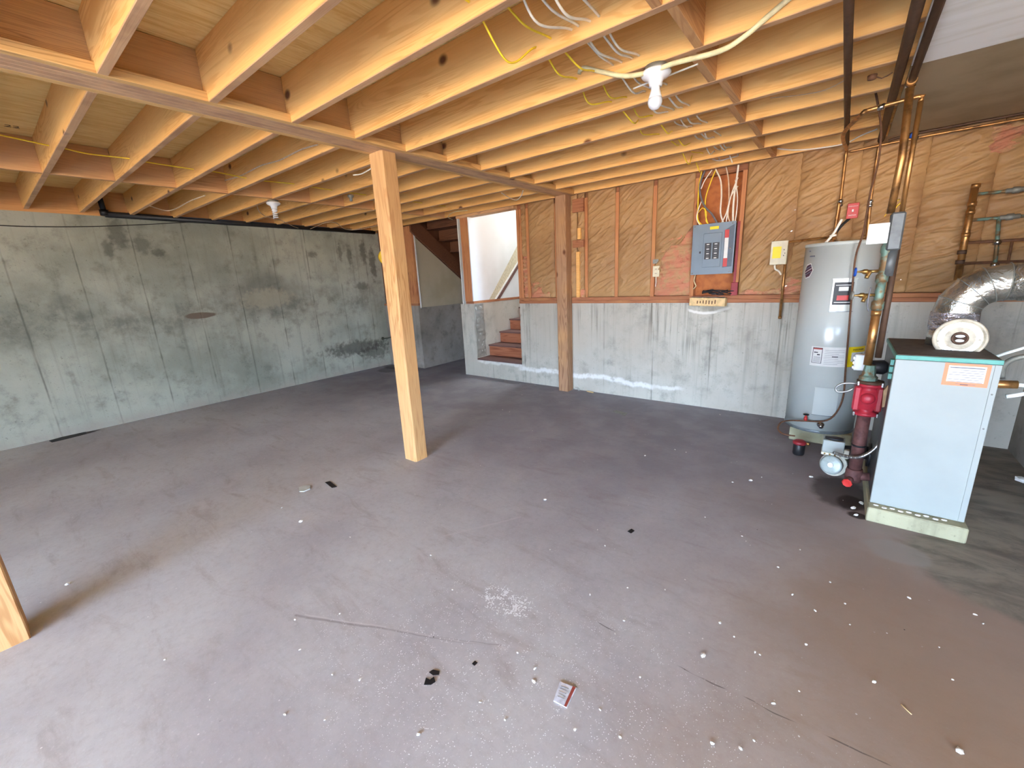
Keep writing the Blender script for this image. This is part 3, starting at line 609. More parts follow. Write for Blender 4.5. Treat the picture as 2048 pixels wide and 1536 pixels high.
# ------------------------------------------------------------------ lamps
def lampholder(name, x, y, label, cfl=False):
    t = thing(name, (x, y, H), label, 'lamp')
    Mx = Matrix.Translation((x, y, H)) @ Matrix.Rotation(math.pi, 4, 'X')
    bx = 0.0
    part(MB().lathe([(.0, 0), (.05, 0), (.05, .03), (0, .03)], Mx, 20), 'outlet_box', 'tin_dull', t)
    part(MB().lathe([(.0, .022), (.066, .024), (.068, .036), (.058, .046), (.036, .056), (.030, .072), (.029, .085), (0, .085)], Mx, 32), 'socket', 'porcelain', t)
    if cfl:
        mb = MB().lathe([(.0, .082), (.024, .084), (.028, .10), (.022, .115), (0, .118)], Mx, 20)
        part(mb, 'bulb_base', 'porcelain', t)
        hp = [Mx @ Vector((.021 * math.cos(a_ * .55), .021 * math.sin(a_ * .55), .118 + a_ * .0016)) for a_ in range(40)]
        part(MB().tube(hp, .0062, 8, smooth_path=False), 'spiral_tube', 'porcelain', t)
    else:
        part(MB().lathe([(.0, .082), (.019, .083), (.021, .10), (.026, .118), (.030, .132)], Mx, 24), 'bulb_neck', 'porcelain', t)
        part(MB().lathe([(.030, .132), (.033, .142), (.033, .152), (.028, .166), (.016, .178), (0, .182)], Mx, 24), 'bulb_globe', 'bulb_glass', t)
    return t
lampholder('ceiling_lamp', 1.80, -.935, 'white porcelain ceiling lampholder with a round bulb, right of the girder')
lampholder('ceiling_lamp', -2.262, -.93, 'white porcelain ceiling lampholder with a spiral bulb, left of the girder', True)
lb = px(702, 398, 2, H - .04); t = thing('ceiling_lamp', lb, 'small bare lamp socket far back left of the pine post', 'lamp')
part(MB().lathe([(0, 0), (.03, 0), (.03, .02), (.015, .03), (.015, .06), (0, .065)], Matrix.Translation((lb.x, lb.y, H)) @ Matrix.Rotation(math.pi, 4, 'X'), 16), 'socket', 'tin_dull', t)

# ------------------------------------------------------------------ cables overhead
def cable(pts, r, mat, label, name='cable', n=8):
    return tag(MB().tube(pts, r, n).build(name, mat, origin=pts[len(pts) // 2]), label, 'cable')
pts = [Vector((px(u, v_, 2, 2.454).x, px(u, v_, 2, 2.454).y, 2.454)) for u, v_ in ((-60, 258), (0, 270), (93, 290), (128, 297), (180, 308), (257, 317), (293, 324), (390, 339), (426, 343), (497, 357), (530, 362), (590, 368), (624, 374), (670, 381), (739, 391), (830, 404), (900, 414))]
cable(pts, .0042, 'yellow_cable', 'yellow cable threaded through the joists left of the girder')
def bayrun(x, r, mat, label, z=H + .055, sag=.03, i0=-1, i1=9, jit=.01, seed=1, ext=None):
    rr = random.Random(seed); P = []
    for i in range(i0, i1 + 1):
        y = Y0 + SP * i + .019; P.append(Vector((x + rr.uniform(-jit, jit) * .3, y, z)))
        P.append(Vector((x + rr.uniform(-jit, jit), y + SP * rr.uniform(.35, .6), z - sag * rr.uniform(.2, 1.0))))
    if ext: P += ext
    return cable(P, r, mat, label)
bayrun(1.41, .0042, 'yellow_cable', 'yellow cable threaded through the joists, right side run, left of its pair', sag=.11, seed=2, jit=.05)
bayrun(1.50, .0042, 'yellow_cable', 'yellow cable threaded through the joists, right side run, right of its pair', sag=.06, seed=3, jit=.03)
bayrun(1.60, .0046, 'white_cable', 'white cable threaded through the joists, leftmost of the white bundle', sag=.06, seed=4, jit=.02)
bayrun(1.64, .0046, 'white_cable', 'white cable threaded through the joists, second of the white bundle', sag=.03, seed=5, jit=.02)
bayrun(1.69, .005, 'white_cable', 'white cable threaded through the joists, third of the white bundle', sag=.07, seed=6, jit=.02)
bayrun(1.73, .0046, 'white_cable', 'white cable threaded through the joists, rightmost of the white bundle', sag=.04, seed=8, jit=.02)
yc = Y0 + SP * 4 - .008
pts = [px(u, v_, 1, yc - .006) for u, v_ in ((1158, 148), (1166, 136), (1205, 144), (1250, 152), (1300, 144), (1350, 126), (1440, 102), (1490, 72), (1530, 38), (1575, 0), (1620, -36))]
cable(pts, .0105, 'cream_cable', 'thick cream conduit cable snaking along the joist above the round bulb lamp', 'conduit_cable', 10)
pts = [px(u, v_, 2, H - .012) for u, v_ in ((1267, 177), (1300, 164), (1335, 152), (1365, 140), (1396, 128))]
cable(pts, .0042, 'white_cable', 'short white cable passing behind the round bulb lampholder')
yl = Y0 + SP * 3 - .006
pts = [px(u, v_, 1, yl) for u, v_ in ((440, 363), (480, 352), (520, 332), (560, 320), (600, 300), (636, 289))]
cable(pts, .0052, 'beige_cable', 'pale beige cable stapled along a joist left of the girder')
yl = Y0 + SP * 3 + .03
pts = [px(u, v_, 2, H - .008) for u, v_ in ((300, 412), (330, 421), (350, 418), (380, 402), (410, 391))]
cable(pts, .0048, 'beige_cable', 'beige cable hanging near the top of the left wall')
pts = [px(u, v_, 2, H - .03) for u, v_ in ((514, 412), (520, 425), (535, 434), (560, 440), (590, 454), (615, 459), (650, 446), (672, 446), (690, 458), (715, 459), (752, 452), (790, 445))]
cable(pts, .004, 'beige_cable', 'loose pinkish cable looping from the spiral bulb lamp to the pine post')
pts = [px(u, v_, 2, H - .01) for u, v_ in ((706, 350), (722, 348), (742, 337))]
cable(pts, .005, 'white_cable', 'short white cable piece left of the pine post near the girder')
pts = [px(u, v_, 2, H - .02) for u, v_ in ((1003, 386), (1020, 396), (1033, 400), (1042, 392), (1046, 381))]
cable(pts, .0045, 'white_cable', 'small white cable loop under the girder near the stair opening')
pts = [px(u, v_, 2, H - .02) for u, v_ in ((935, 421), (908, 424), (896, 434), (905, 439))]
cable(pts, .0045, 'cream_cable', 'curled cream cable end above the sloped drywall')
pts = [px(u, v_, 1, 1.465) for u, v_ in ((1425, 319), (1440, 321), (1460, 316), (1477, 311))]
cable(pts, .0055, 'white_cable', 'short white cable crossing the last joist above the breaker panel')
pts = [px(u, v_, 1, 1.46) for u, v_ in ((1553, 297), (1590, 300), (1640, 296), (1690, 287), (1720, 272), (1755, 258))]
cable(pts, .0055, 'white_cable', 'white cable running along the last joist toward the copper pipes')
pts = [px(u, v_, 1, Y0 + SP * 7 - .006) for u, v_ in ((1540, 196), (1600, 190), (1650, 180), (1694, 158))]
cable(pts, .002, 'beige_cable', 'thin wire strung along a joist left of the steel pipes')

# ------------------------------------------------------------------ breaker panel
P0, P1 = 1.345, 1.735; Z0, Z1 = 1.418, 1.902; yp = 1.50
t = thing('breaker_panel', ((P0 + P1) / 2, yp, Z0), 'grey electrical breaker panel on the stud wall', 'breaker panel')
part(MB().box(P0 + .01, P1 - .02, yp + .002, YS + .085, Z0 + .01, Z1 - .01), 'enclosure', 'panel_grey_dark', t)
part(MB().box(P0, P1, yp - .004, yp + .002, Z0, Z1), 'cover', 'panel_grey', t, bev=.0015)
dr = part(MB().box(1.452, 1.62, yp - .011, yp - .004, 1.488, 1.812), 'door_frame', 'panel_grey', t, bev=.003)
part(MB().box(1.458, 1.614, yp - .0125, yp - .0105, 1.494, 1.806), 'inner_cover', 'panel_grey', dr)
for k in range(2):
    x0 = 1.470 + k * .072
    bb = part(MB().box(x0, x0 + .060, yp - .016, yp - .012, 1.565, 1.720), 'breaker_row', 'breaker', t, 'black breaker row')
    for j in range(7):
        part(MB().box(x0 + .018, x0 + .042, yp - .022, yp - .016, 1.570 + j * .0218, 1.579 + j * .0218), 'switch', 'grey_box_metal' if j % 2 else 'paper_white', bb)
mb = MB().prism([(1.640, yp - .006, 1.478), (1.722, yp - .006, 1.485), (1.722, yp - .006, 1.875), (1.640, yp - .006, 1.825)], (0, -.004, 0))
sw = part(mb, 'open_door', 'panel_grey_dark', t, 'darker open door edge', bev=.001)
part(MB().box(1.646, 1.680, yp - .0115, yp - .010, 1.486, 1.815), 'door_sticker', 'paper_white', sw)
part(MB().box(1.645, 1.682, yp - .0125, yp - .0115, 1.486, 1.565), 'warning_label', 'red_paint', sw)
part(MB().box(1.645, 1.682, yp - .0125, yp - .0115, 1.755, 1.83), 'warning_label', 'red_paint', sw)
part(MB().lathe([(0, 0), (.008, 0), (.008, .008), (0, .01)], axisM((1.70, yp - .01, 1.655), (0, -1, 0)), 12), 'latch', 'chrome', sw)
part(MB().box(1.505, 1.585, yp - .006, yp - .004, 1.845, 1.872), 'yellow_sticker', 'label_yellow', t, 'yellow sticker')
for x, z in ((1.362, 1.435), (1.362, 1.885), (1.705, 1.435), (1.705, 1.885)):
    part(MB().lathe([(0, 0), (.006, 0), (.005, .003), (0, .004)], axisM((x, yp - .004, z), (0, -1, 0)), 10), 'screw', 'chrome', t)
part(MB().box(1.418, 1.432, yp - .008, yp - .004, 1.625, 1.645), 'latch_hole', 'breaker', t)
# wires above panel
def wires(pl, r, mat, label):
    pts = [px(u, v_, 1, yv) for u, v_, yv in pl]; cable(pts, r, mat, label)
wires([(1404, 340, 1.55), (1398, 372, 1.54), (1396, 410, 1.52), (1396, 440, 1.51), (1408, 452, 1.52)], .006, 'yellow_cable', 'yellow cable dropping down the left side of the breaker panel')
wires([(1432, 338, 1.55), (1420, 368, 1.53), (1411, 398, 1.52), (1411, 430, 1.51), (1417, 450, 1.52)], .0055, 'yellow_cable', 'yellow cable curving into the breaker panel top left')
wires([(1397, 425, 1.51), (1405, 416, 1.50), (1413, 425, 1.50), (1412, 442, 1.51), (1420, 451, 1.52)], .0045, 'yellow_cable', 'small yellow cable loop above the breaker panel')
wires([(1410, 340, 1.55), (1401, 365, 1.53), (1400, 385, 1.52), (1408, 410, 1.51), (1425, 430, 1.51), (1435, 448, 1.52)], .0085, 'grey_cable', 'thick grey cable curving into the breaker panel')
wires([(1424, 340, 1.55), (1410, 360, 1.54), (1402, 378, 1.535)], .005, 'white_cable', 'short white cable behind the grey cable above the panel')
wires([(1404, 400, 1.52), (1395, 425, 1.51), (1394, 440, 1.51), (1402, 453, 1.52)], .005, 'white_cable', 'white cable crossing the yellow ones at the panel top left')
wires([(1431, 338, 1.55), (1441, 360, 1.53), (1443, 390, 1.52), (1441, 425, 1.51), (1447, 446, 1.52)], .007, 'white_cable', 'white cable in the middle above the breaker panel')
wires([(1452, 333, 1.55), (1457, 360, 1.53), (1458, 400, 1.52), (1456, 430, 1.51), (1461, 446, 1.52)], .006, 'beige_cable', 'beige cable right of the middle above the breaker panel')
wires([(1477, 330, 1.55), (1473, 360, 1.53), (1468, 395, 1.52), (1466, 425, 1.51), (1466, 446, 1.52)], .009, 'white_cable', 'thick white cable on the right above the breaker panel')
wires([(1476, 372, 1.52), (1462, 392, 1.51), (1453, 425, 1.50), (1443, 446, 1.52)], .0055, 'white_cable', 'white cable slanting left into the panel top')
wires([(1476, 355, 1.515), (1464, 385, 1.505), (1457, 415, 1.50), (1452, 446, 1.52)], .0055, 'white_cable', 'second white cable slanting left into the panel top')
wires([(1471, 360, 1.51), (1475, 395, 1.505), (1473, 425, 1.505), (1470, 444, 1.52)], .005, 'white_cable', 'thin white cable hooking at the right stud above the panel')
wires([(1391, 549, 1.52), (1388, 562, 1.53), (1392, 572, 1.54), (1386, 578, 1.55)], .005, 'cream_cable', 'short cream cable hanging below the breaker panel')
# red painted strip on stud
q0 = px(1464, 588, 1, 1.545)
tag(MB().box(1.725, 1.785, 1.535, 1.556, SB, 1.33).build('red_block', 'maroon_paint', origin=(1.75, 1.545, SB), bev=.002), 'red painted block at the foot of the stud right of the panel', 'block')
tag(MB().box(1.738, 1.760, 1.548, 1.559, 1.33, 1.90).build('red_strip', 'maroon_paint', origin=(1.75, 1.55, 1.33)), 'narrow red strip along the stud beside the panel', 'strip')
# wood board + black debris on sill
t = thing('loose_board', (1.53, 1.50, ZS + .01), 'pale board offcut with red marks leaning over the sill under the panel', 'board')
Mb = Matrix.Translation((1.525, 1.53, ZS + .045)) @ Matrix.Rotation(R(1.5), 4, 'Y')
part(MB().box(-.165, .175, -.075, .02, -.07, .012, Mb), 'board', 'fresh_wood', t, bev=.003)
for k in range(7):
    x = -.09 + k * .028
    part(MB().box(x, x + .010, -.077, -.0752, -.045 + rnd.uniform(-.006, .006), -.012 + rnd.uniform(-.008, .008), Mb), 'red_mark', 'spray_rust', t)
part(MB().grid(16, 6, lambda u, w: Mb @ Vector((-.15 + .31 * u, -.07 + .085 * w, .016 + .010 * mnoise.noise(Vector((u * 9, w * 5, 2)))))), 'dust', 'card_grey', t)
mb = MB()
for k in range(16):
    x = 1.50 + .25 * rnd.random(); z = SB + .012 + rnd.random() * .035
    mb.tube([(x, 1.545 - rnd.random() * .02, z), (x + rnd.uniform(-.07, .07), 1.53, z + rnd.uniform(-.01, .02)), (x + rnd.uniform(-.1, .1), 1.545, z + rnd.uniform(-.01, .015))], .006, 6)
o = tag(mb.build('black_debris', 'black_plastic', origin=(1.62, 1.54, SB)), 'tangle of black plastic scraps on the plate under the panel', 'debris')

# ------------------------------------------------------------------ outlet, boxes on wall
t = thing('outlet_box', (.972, 1.55, 1.42), 'small cream outlet plate with a dangling cord end on the stud', 'outlet')
part(MB().box(.935, 1.008, 1.535, 1.558, 1.415, 1.53), 'plate', 'cream_plastic', t, bev=.003)
part(MB().box(.955, .988, 1.532, 1.5355, 1.435, 1.465), 'receptacle', 'cream_plastic', t); part(MB().box(.955, .988, 1.532, 1.5355, 1.480, 1.510), 'receptacle', 'cream_plastic', t)
for z in (1.445, 1.490): part(MB().box(.963, .967, 1.531, 1.5325, z, z + .012).box(.977, .981, 1.531, 1.5325, z, z + .012), 'slots', 'breaker', t)
part(MB().tube([(.972, 1.545, 1.415), (.975, 1.54, 1.36), (.97, 1.54, 1.31)], .005, 8), 'cord', 'white_cable', t)
part(MB().box(.93, .99, 1.545, 1.56, 1.555, 1.60), 'bracket', 'tin_dull', t)
t = thing('timer_box', (2.11, 1.5, 1.48), 'cream timer box with a yellow label left of the tank', 'control box')
part(MB().box(2.045, 2.175, 1.45, 1.535, 1.478, 1.685), 'case', 'cream_plastic', t, bev=.004)
part(MB().box(2.062, 2.128, 1.4485, 1.450, 1.535, 1.635), 'yellow_label', 'label_yellow', t, 'yellow label')
part(MB().box(2.146, 2.152, 1.448, 1.45, 1.60, 1.61).box(2.155, 2.160, 1.448, 1.45, 1.57, 1.58).box(2.146, 2.152, 1.448, 1.45, 1.55, 1.56), 'marks', 'ink', t)
part(MB().tube([(2.085, 1.49, 1.478), (2.09, 1.49, 1.44), (2.12, 1.51, 1.42), (2.14, 1.535, 1.38)], .008, 8), 'cord', 'white_cable', t)
t = thing('emergency_switch', (2.6, 1.5, 1.87), 'red emergency switch plate above the tank', 'switch')
Mr = Matrix.Translation((2.596, 1.50, 1.878))
part(MB().box(-.038, .038, -.006, .0, -.06, .06, Mr), 'plate', 'red_paint', t, bev=.004)
part(MB().box(-.034, .034, .0, .045, -.052, .052, Mr), 'box', 'maroon_paint', t)
part(MB().box(-.006, .006, -.016, -.006, -.008, .010, Mr), 'toggle', 'paper_white', t, 'white toggle')
text('EMERGENCY', 'lettering', .011, Mr @ Matrix.Translation((0, -.0065, .035)) @ FRONT, 'paper_white', t); text('SWITCH', 'lettering', .013, Mr @ Matrix.Translation((0, -.0065, -.035)) @ FRONT, 'paper_white', t)
cable([Vector((2.58, 1.52, 1.82)), Vector((2.53, 1.48, 1.76)), Vector((2.50, 1.50, 1.70)), Vector((2.50, 1.45, 1.63))], .011, 'black_cable', 'dark cable from the red switch down behind the tank')
# copper drain pipe left of tank
t = thing('relief_pipe', (2.18, 1.49, .99), 'thin copper relief pipe hanging left of the tank', 'pipe')
part(MB().tube([(2.17, 1.49, .985), (2.162, 1.49, 1.655)], .011, 12, smooth_path=False), 'drop', 'copper', t)
part(MB().tube([(2.162, 1.49, 1.655), (2.172, 1.48, 1.667), (2.30, 1.43, 1.672), (2.47, 1.35, 1.675), (2.50, 1.3, 1.66)], .010, 10), 'branch', 'copper', t)
part(MB().lathe([(.014, -.02), (.014, .02)], axisM((2.162, 1.49, 1.645), (0, 0, 1), (1, 0, 0)), 12), 'elbow', 'copper', t)
part(MB().lathe([(.014, -.012), (.014, .012)], axisM((2.17, 1.49, .998), (0, 0, 1), (1, 0, 0)), 12), 'end_collar', 'copper', t)

# ------------------------------------------------------------------ water heater
TX, TY, TR, TZ0, TZ1 = 2.567, 1.153, .241, .113, 1.622
def cyl(u, v_, r=TR):
    d = cr * ((u - 1024) / FPX) - cu * ((v_ - 768) / FPX) + cf; ox, oy = CAM.x - TX, CAM.y - TY
    A = d.x ** 2 + d.y ** 2; B = 2 * (ox * d.x + oy * d.y); K = ox * ox + oy * oy - r * r; D = max(B * B - 4 * A * K, 0)
    q = CAM + d * ((-B - math.sqrt(D)) / (2 * A)); return math.atan2(q.y - TY, q.x - TX), q.z
t = thing('water_heater', (TX, TY, TZ0), 'tall grey cylindrical water heater on a concrete block beside the boiler', 'water heater')
T0 = Matrix.Translation((TX, TY, 0))
part(MB().lathe([(0, TZ0 + .02), (TR, TZ0 + .02), (TR, TZ1 - .025)], T0, 72), 'tank_body', 'tank_grey', t)
part(MB().lathe([(TR - .004, TZ0), (TR + .004, TZ0), (TR + .004, TZ0 + .022), (TR, TZ0 + .024)], T0, 72), 'bottom_ring', 'tank_trim', t)
part(MB().lathe([(TR, TZ1 - .026), (TR + .004, TZ1 - .024), (TR + .004, TZ1 - .004), (TR - .004, TZ1), (.1, TZ1 + .006), (0, TZ1 + .006)], T0, 72), 'top_cap', 'tank_grey', t)
def patch(a0, a1, z0, z1, off=.0015, n=10, r=TR):
    def f(u, w):
        a_ = a0 + (a1 - a0) * u; return Vector((TX + (r + off) * math.cos(a_), TY + (r + off) * math.sin(a_), z0 + (z1 - z0) * w))
    return MB().grid(n, 1, f)
def pxpatch(u0, v0, u1, v1, off=.0015):
    a0, za = cyl(u0, v0); a1, zb = cyl(u1, v1); return patch(a0, a1, min(za, zb), max(za, zb), off)
def acoord(u, v_): return cyl(u, v_)
# access panels
for (ua, va, ub, vb_, nm) in ((1668, 562, 1703, 622, 'upper_access_panel'), (1632, 778, 1668, 832, 'lower_access_panel')):
    a0, za = cyl(ua, va); a1, zb = cyl(ub, vb_); pn = part(patch(a0 - .02, a1 + .02, zb, za + .01, .006), nm, 'tank_grey', t)
    part(patch(a0 - .035, a1 + .035, za + .01, za + .018, .009), 'lip', 'tank_grey', pn); part(patch(a0 - .03, a1 + .03, zb - .006, zb, .003), 'lip', 'tank_trim', pn)
a0, za = cyl(1670, 565); a1, zb = cyl(1701, 609)
lg = part(patch(a0, a1, zb, za, .0085), 'logo_plate', 'black_plastic', t, 'black logo plate with white and red marks')
zc = (za + zb) / 2; ac = (a0 + a1) / 2; dz = za - zb; da = a1 - a0
part(patch(ac - da * .25, ac + da * .25, zc + dz * .12, zc + dz * .30, .0092), 'white_mark', 'paper_white', lg); part(patch(ac - da * .3, ac + da * .3, zc - dz * .30, zc - dz * .08, .0092), 'red_mark', 'red_paint', lg)
part(patch(ac - da * .42, ac + da * .42, zc + dz * .36, zc + dz * .39, .0092), 'line', 'paper_white', lg); part(patch(ac - da * .42, ac + da * .42, zc - dz * .41, zc - dz * .38, .0092), 'line', 'paper_white', lg)
# diamond emblem
ae, ze = cyl(1617, 542)
def dia(ra, rz, off, x=0, z=0, n=8): return lambda u, w: Vector((TX + (TR + off) * math.cos(ae + x + ra * (u - .5) * (1 - abs(2 * w - 1) * .55)), TY + (TR + off) * math.sin(ae + x + ra * (u - .5) * (1 - abs(2 * w - 1) * .55)), ze + z + rz * (w - .5) + .012 * (u - .5)))
em = part(MB().grid(6, 8, dia(.42, .108, .002)), 'emblem', 'paper_white', t, 'striped diamond emblem')
part(MB().grid(6, 8, dia(.36, .092, .003)), 'emblem_field', 'purple_plastic', em)
for k in (-1, 0, 1):
    part(MB().grid(6, 1, lambda u, w, k=k: Vector((TX + (TR + .004) * math.cos(ae + .28 * (u - .5)), TY + (TR + .004) * math.sin(ae + .28 * (u - .5)), ze + k * .022 + .006 * w + .03 * (u - .5)))), 'stripe', 'panel_grey' if k else 'paper_white', em)
# paper labels
a0, za = cyl(1624, 692); a1, zb = cyl(1690, 744); zb = za - .155; za -= 0
lp = part(patch(a0, a1, zb, za, .0012), 'instruction_label', 'paper_white', t, 'white instruction label')
w_ = a1 - a0; h_z = za - zb
part(patch(a0 + w_ * .05, a0 + w_ * .32, zb + h_z * .14, za - h_z * .05, .0018), 'dark_frame', 'ink', lp); part(patch(a0 + w_ * .065, a0 + w_ * .305, zb + h_z * .16, za - h_z * .07, .0022), 'frame_field', 'paper_white', lp)
part(patch(a0 + w_ * .065, a0 + w_ * .305, za - h_z * .14, za - h_z * .07, .0026), 'red_band', 'card_red', lp)
for k in range(7): part(patch(a0 + w_ * .09, a0 + w_ * .28, zb + h_z * (.20 + .045 * k), zb + h_z * (.215 + .045 * k), .0026, 4), 'text_line', 'ink_pale', lp)
part(patch(a0 + w_ * .09, a0 + w_ * .20, zb + h_z * .68, zb + h_z * .73, .0026), 'figure', 'ink', lp); part(patch(a0 + w_ * .18, a0 + w_ * .26, zb + h_z * .56, zb + h_z * .62, .0026), 'figure', 'ink', lp)
for k in range(9): part(patch(a0 + w_ * .38, a0 + w_ * (.9 if k % 3 else .75), zb + h_z * (.12 + .09 * k), zb + h_z * (.132 + .09 * k), .0018, 4), 'text_line', 'ink_pale', lp)
part(patch(a0 + w_ * .58, a0 + w_ * .74, zb + h_z * .50, zb + h_z * .54, .0024), 'text_line', 'ink', lp)
b0_, zc_ = cyl(1693, 697); b1_, _ = cyl(1729, 700)
yl_ = part(patch(a1 + .005, b1_, zb - .0, za + .003, .0014), 'energy_label', 'label_yellow', t, 'yellow energy label')
yw = b1_ - a1
part(patch(a1 + .005 + yw * .16, b1_, zb + h_z * .28, zb + h_z * .74, .002), 'label_field', 'paper_white', yl_)
def arctext(s_, name, size, a_c, z, par, mat='ink', off=.003):
    o_ = text(s_, name, size, Matrix.Identity(4), mat, par); me = o_.data; pw = parent_world(par)
    for vv in me.vertices:
        q = vv.co + pw; aa = a_c + q.x / (TR + off); vv.co = Vector((TX + (TR + off + q.z) * math.cos(aa), TY + (TR + off + q.z) * math.sin(aa), z + q.y)) - pw
arctext('ENERGYGUIDE', 'lettering', .0155, a1 + yw * .52, zb + h_z * .87, yl_)
for k, wd in ((0, .3), (1, .5), (2, .4), (3, .5)): part(patch(a1 + yw * .3, a1 + yw * (.3 + wd), zb + h_z * (.10 + .16 * k + (.06 if k > 1 else 0)), zb + h_z * (.125 + .16 * k + (.06 if k > 1 else 0)), .0026, 4), 'text_line', 'ink', yl_)
a_, z_ = cyl(1622, 513); part(patch(a_ - .05, a_ + .17, z_ - .004, z_ + .006, .001), 'serial_mark', 'ink_pale', t); a_, z_ = cyl(1620, 503); part(patch(a_ - .02, a_ + .05, z_ - .004, z_ + .006, .001), 'serial_mark', 'ink_pale', t)
# drain cock on tank
a_, z_ = cyl(1641, 849); q = Vector((TX + TR * math.cos(a_), TY + TR * math.sin(a_), z_)); nd = Vector((math.cos(a_), math.sin(a_), 0))
dc = part(MB().lathe([(.026, 0), (.022, .012), (.012, .016), (.012, .05), (.016, .052), (.016, .062), (0, .062)], axisM(q, nd), 18), 'drain_cock', 'chrome', t, 'chrome drain cock')
# copper stubs on the top
part(MB().tube([(2.50, 1.33, TZ1), (2.495, 1.45, 1.70), (2.50, 1.47, 1.95)], .011, 10), 'cold_nipple', 'copper', t)
part(MB().tube([(2.46, 1.0, TZ1), (2.50, .99, TZ1 + .06), (2.54, .99, TZ1 + .16)], .009, 8), 'power_lead', 'white_cable', t, 'white power lead'); part(MB().tube([(2.48, .99, TZ1 + .045), (2.52, .985, TZ1 + .05)], .008, 8), 'power_lead', 'white_cable', t)
tag(MB().box(2.38, 2.80, .98, 1.38, 0, TZ0).build('concrete_block', CPAD, origin=(2.6, 1.15, 0), bev=.006), 'low concrete block under the water heater', 'block')

# ------------------------------------------------------------------ boiler
t = thing('boiler', (3.06, .1, .09), 'white boiler cabinet with green top edge on a concrete slab', 'boiler')
BX0, BX1, BY0, BY1, BZ0, BZ1 = 2.873, 3.255, -.14, .50, .094, .972
mbp = MB().box(BX0, BX1, BY0, BY0 + .014, BZ0 - .006, BZ1 - .024); part(mbp, 'front_panel', 'boiler_white', t, bev=.003)
part(MB().box(BX0 + .003, BX1 - .003, BY0 + .015, BY1, BZ0, BZ1 - .022), 'side_panels', 'grey_box_metal', t, bev=.002)
part(MB().box(BX1 - .022, BX1 + .003, BY0 - .002, BY1, BZ0 - .004, BZ1 - .024), 'corner_trim', 'boiler_white', t, bev=.002)
part(MB().box(BX0 - .003, BX1 + .004, BY0 - .004, BY1 + .004, BZ1 - .022, BZ1), 'top_rim', 'boiler_green', t, 'green top rim', bev=.002)
part(MB().box(BX0 + .004, BX1 - .004, BY0 + .004, BY1 - .002, BZ1, BZ1 + .003), 'top_sheet', 'boiler_top_dark', t, 'dusty dark top')
l0, l1 = px(1893, 722, 1, BY0), px(1985, 774, 1, BY0)
lx0, lx1, lz0, lz1 = l0.x - .002, px(1988, 728, 1, BY0).x - .004, l1.z - .008, px(1897, 724, 1, BY0).z - .004
s_ = part(MB().box(lx0, lx1, BY0 - .0012, BY0 - .0002, lz0, lz1), 'notice', 'orange_label', t, 'orange bordered notice')
part(MB().box(lx0 + .015, lx1 - .015, BY0 - .0018, BY0 - .0012, lz0 + .020, lz1 - .012), 'notice_field', 'paper_white', s_)
for k in range(8):
    z = lz1 - .024 - k * .0118; a_, b_ = ((.02, .165), (.06, .15), (.03, .14), (.02, .155), (.07, .16), (.02, .13), (.02, .16), (.05, .12))[k]
    part(MB().box(lx0 + a_, min(lx0 + a_ + (b_ - a_), lx1 - .02), BY0 - .0024, BY0 - .0018, z, z + (.005 if k == 0 else .0022)), 'text_line', 'ink_pale', s_)
part(MB().box((lx0 + lx1) / 2 - .014, (lx0 + lx1) / 2 + .014, BY0 - .0018, BY0 - .0012, lz0 + .006, lz0 + .010), 'text_line', 'ink', s_)
for z in (.90, .86, .82): part(MB().box(BX0 - .012, BX0 + .003, -.06, -.02, z, z + .03), 'hinge', 'boiler_green', t)
for z in (.62, .80): part(MB().lathe([(0, 0), (.004, 0), (0, .003)], axisM((BX1 - .01, BY0 - .002, z), (0, -1, 0)), 8), 'screw', 'chrome', t)
tag(MB().box(2.862, 3.268, -.21, .55, 0, .088).build('slab', CPAD, origin=(3.06, .1, 0), bev=.006), 'pale concrete slab under the white boiler', 'slab')
# chips on the slab
for k in range(9):
    x = 2.90 + k * .035; q = (x, -.165 - .012 * (k % 2), .088)
    o = MB().lathe([(0, 0), (.009, .001), (.007, .006), (0, .007)], Matrix.Translation(q) @ Matrix.Scale(1.4, 4, (1, 0, 0)), 6, smooth=False).build('paint_chip', 'gravel_white', origin=q)
    tag(o, 'white chip on the slab edge in front of the boiler, %s from the left' % ['first', 'second', 'third', 'fourth', 'fifth', 'sixth', 'seventh', 'eighth', 'ninth'][k], 'chip', 'chips on the boiler slab')
# flue
t = thing('flue_duct', (3.14, .32, .975), 'shiny galvanised flue duct rising from the boiler and bending right', 'duct')
FX, FY, FR = 3.125, .30, .098
c0 = px(1985, 568, 1, FY + .06); zt = px(2048, 566, 1, FY + .08).z
path = [(FX, FY, .975), (FX, FY, 1.06), (FX, FY, 1.16)]
part(MB().lathe([(FR, 0), (FR, .10)], Matrix.Translation((FX, FY, .975)), 40), 'riser', 'duct', t)
part(MB().lathe([(FR + .001, .09), (FR + .004, .10), (FR + .004, .17), (FR + .002, .19)], Matrix.Translation((FX, FY, .975)), 40), 'foil_wrap', 'foil', t, 'crinkled foil tape wrap')
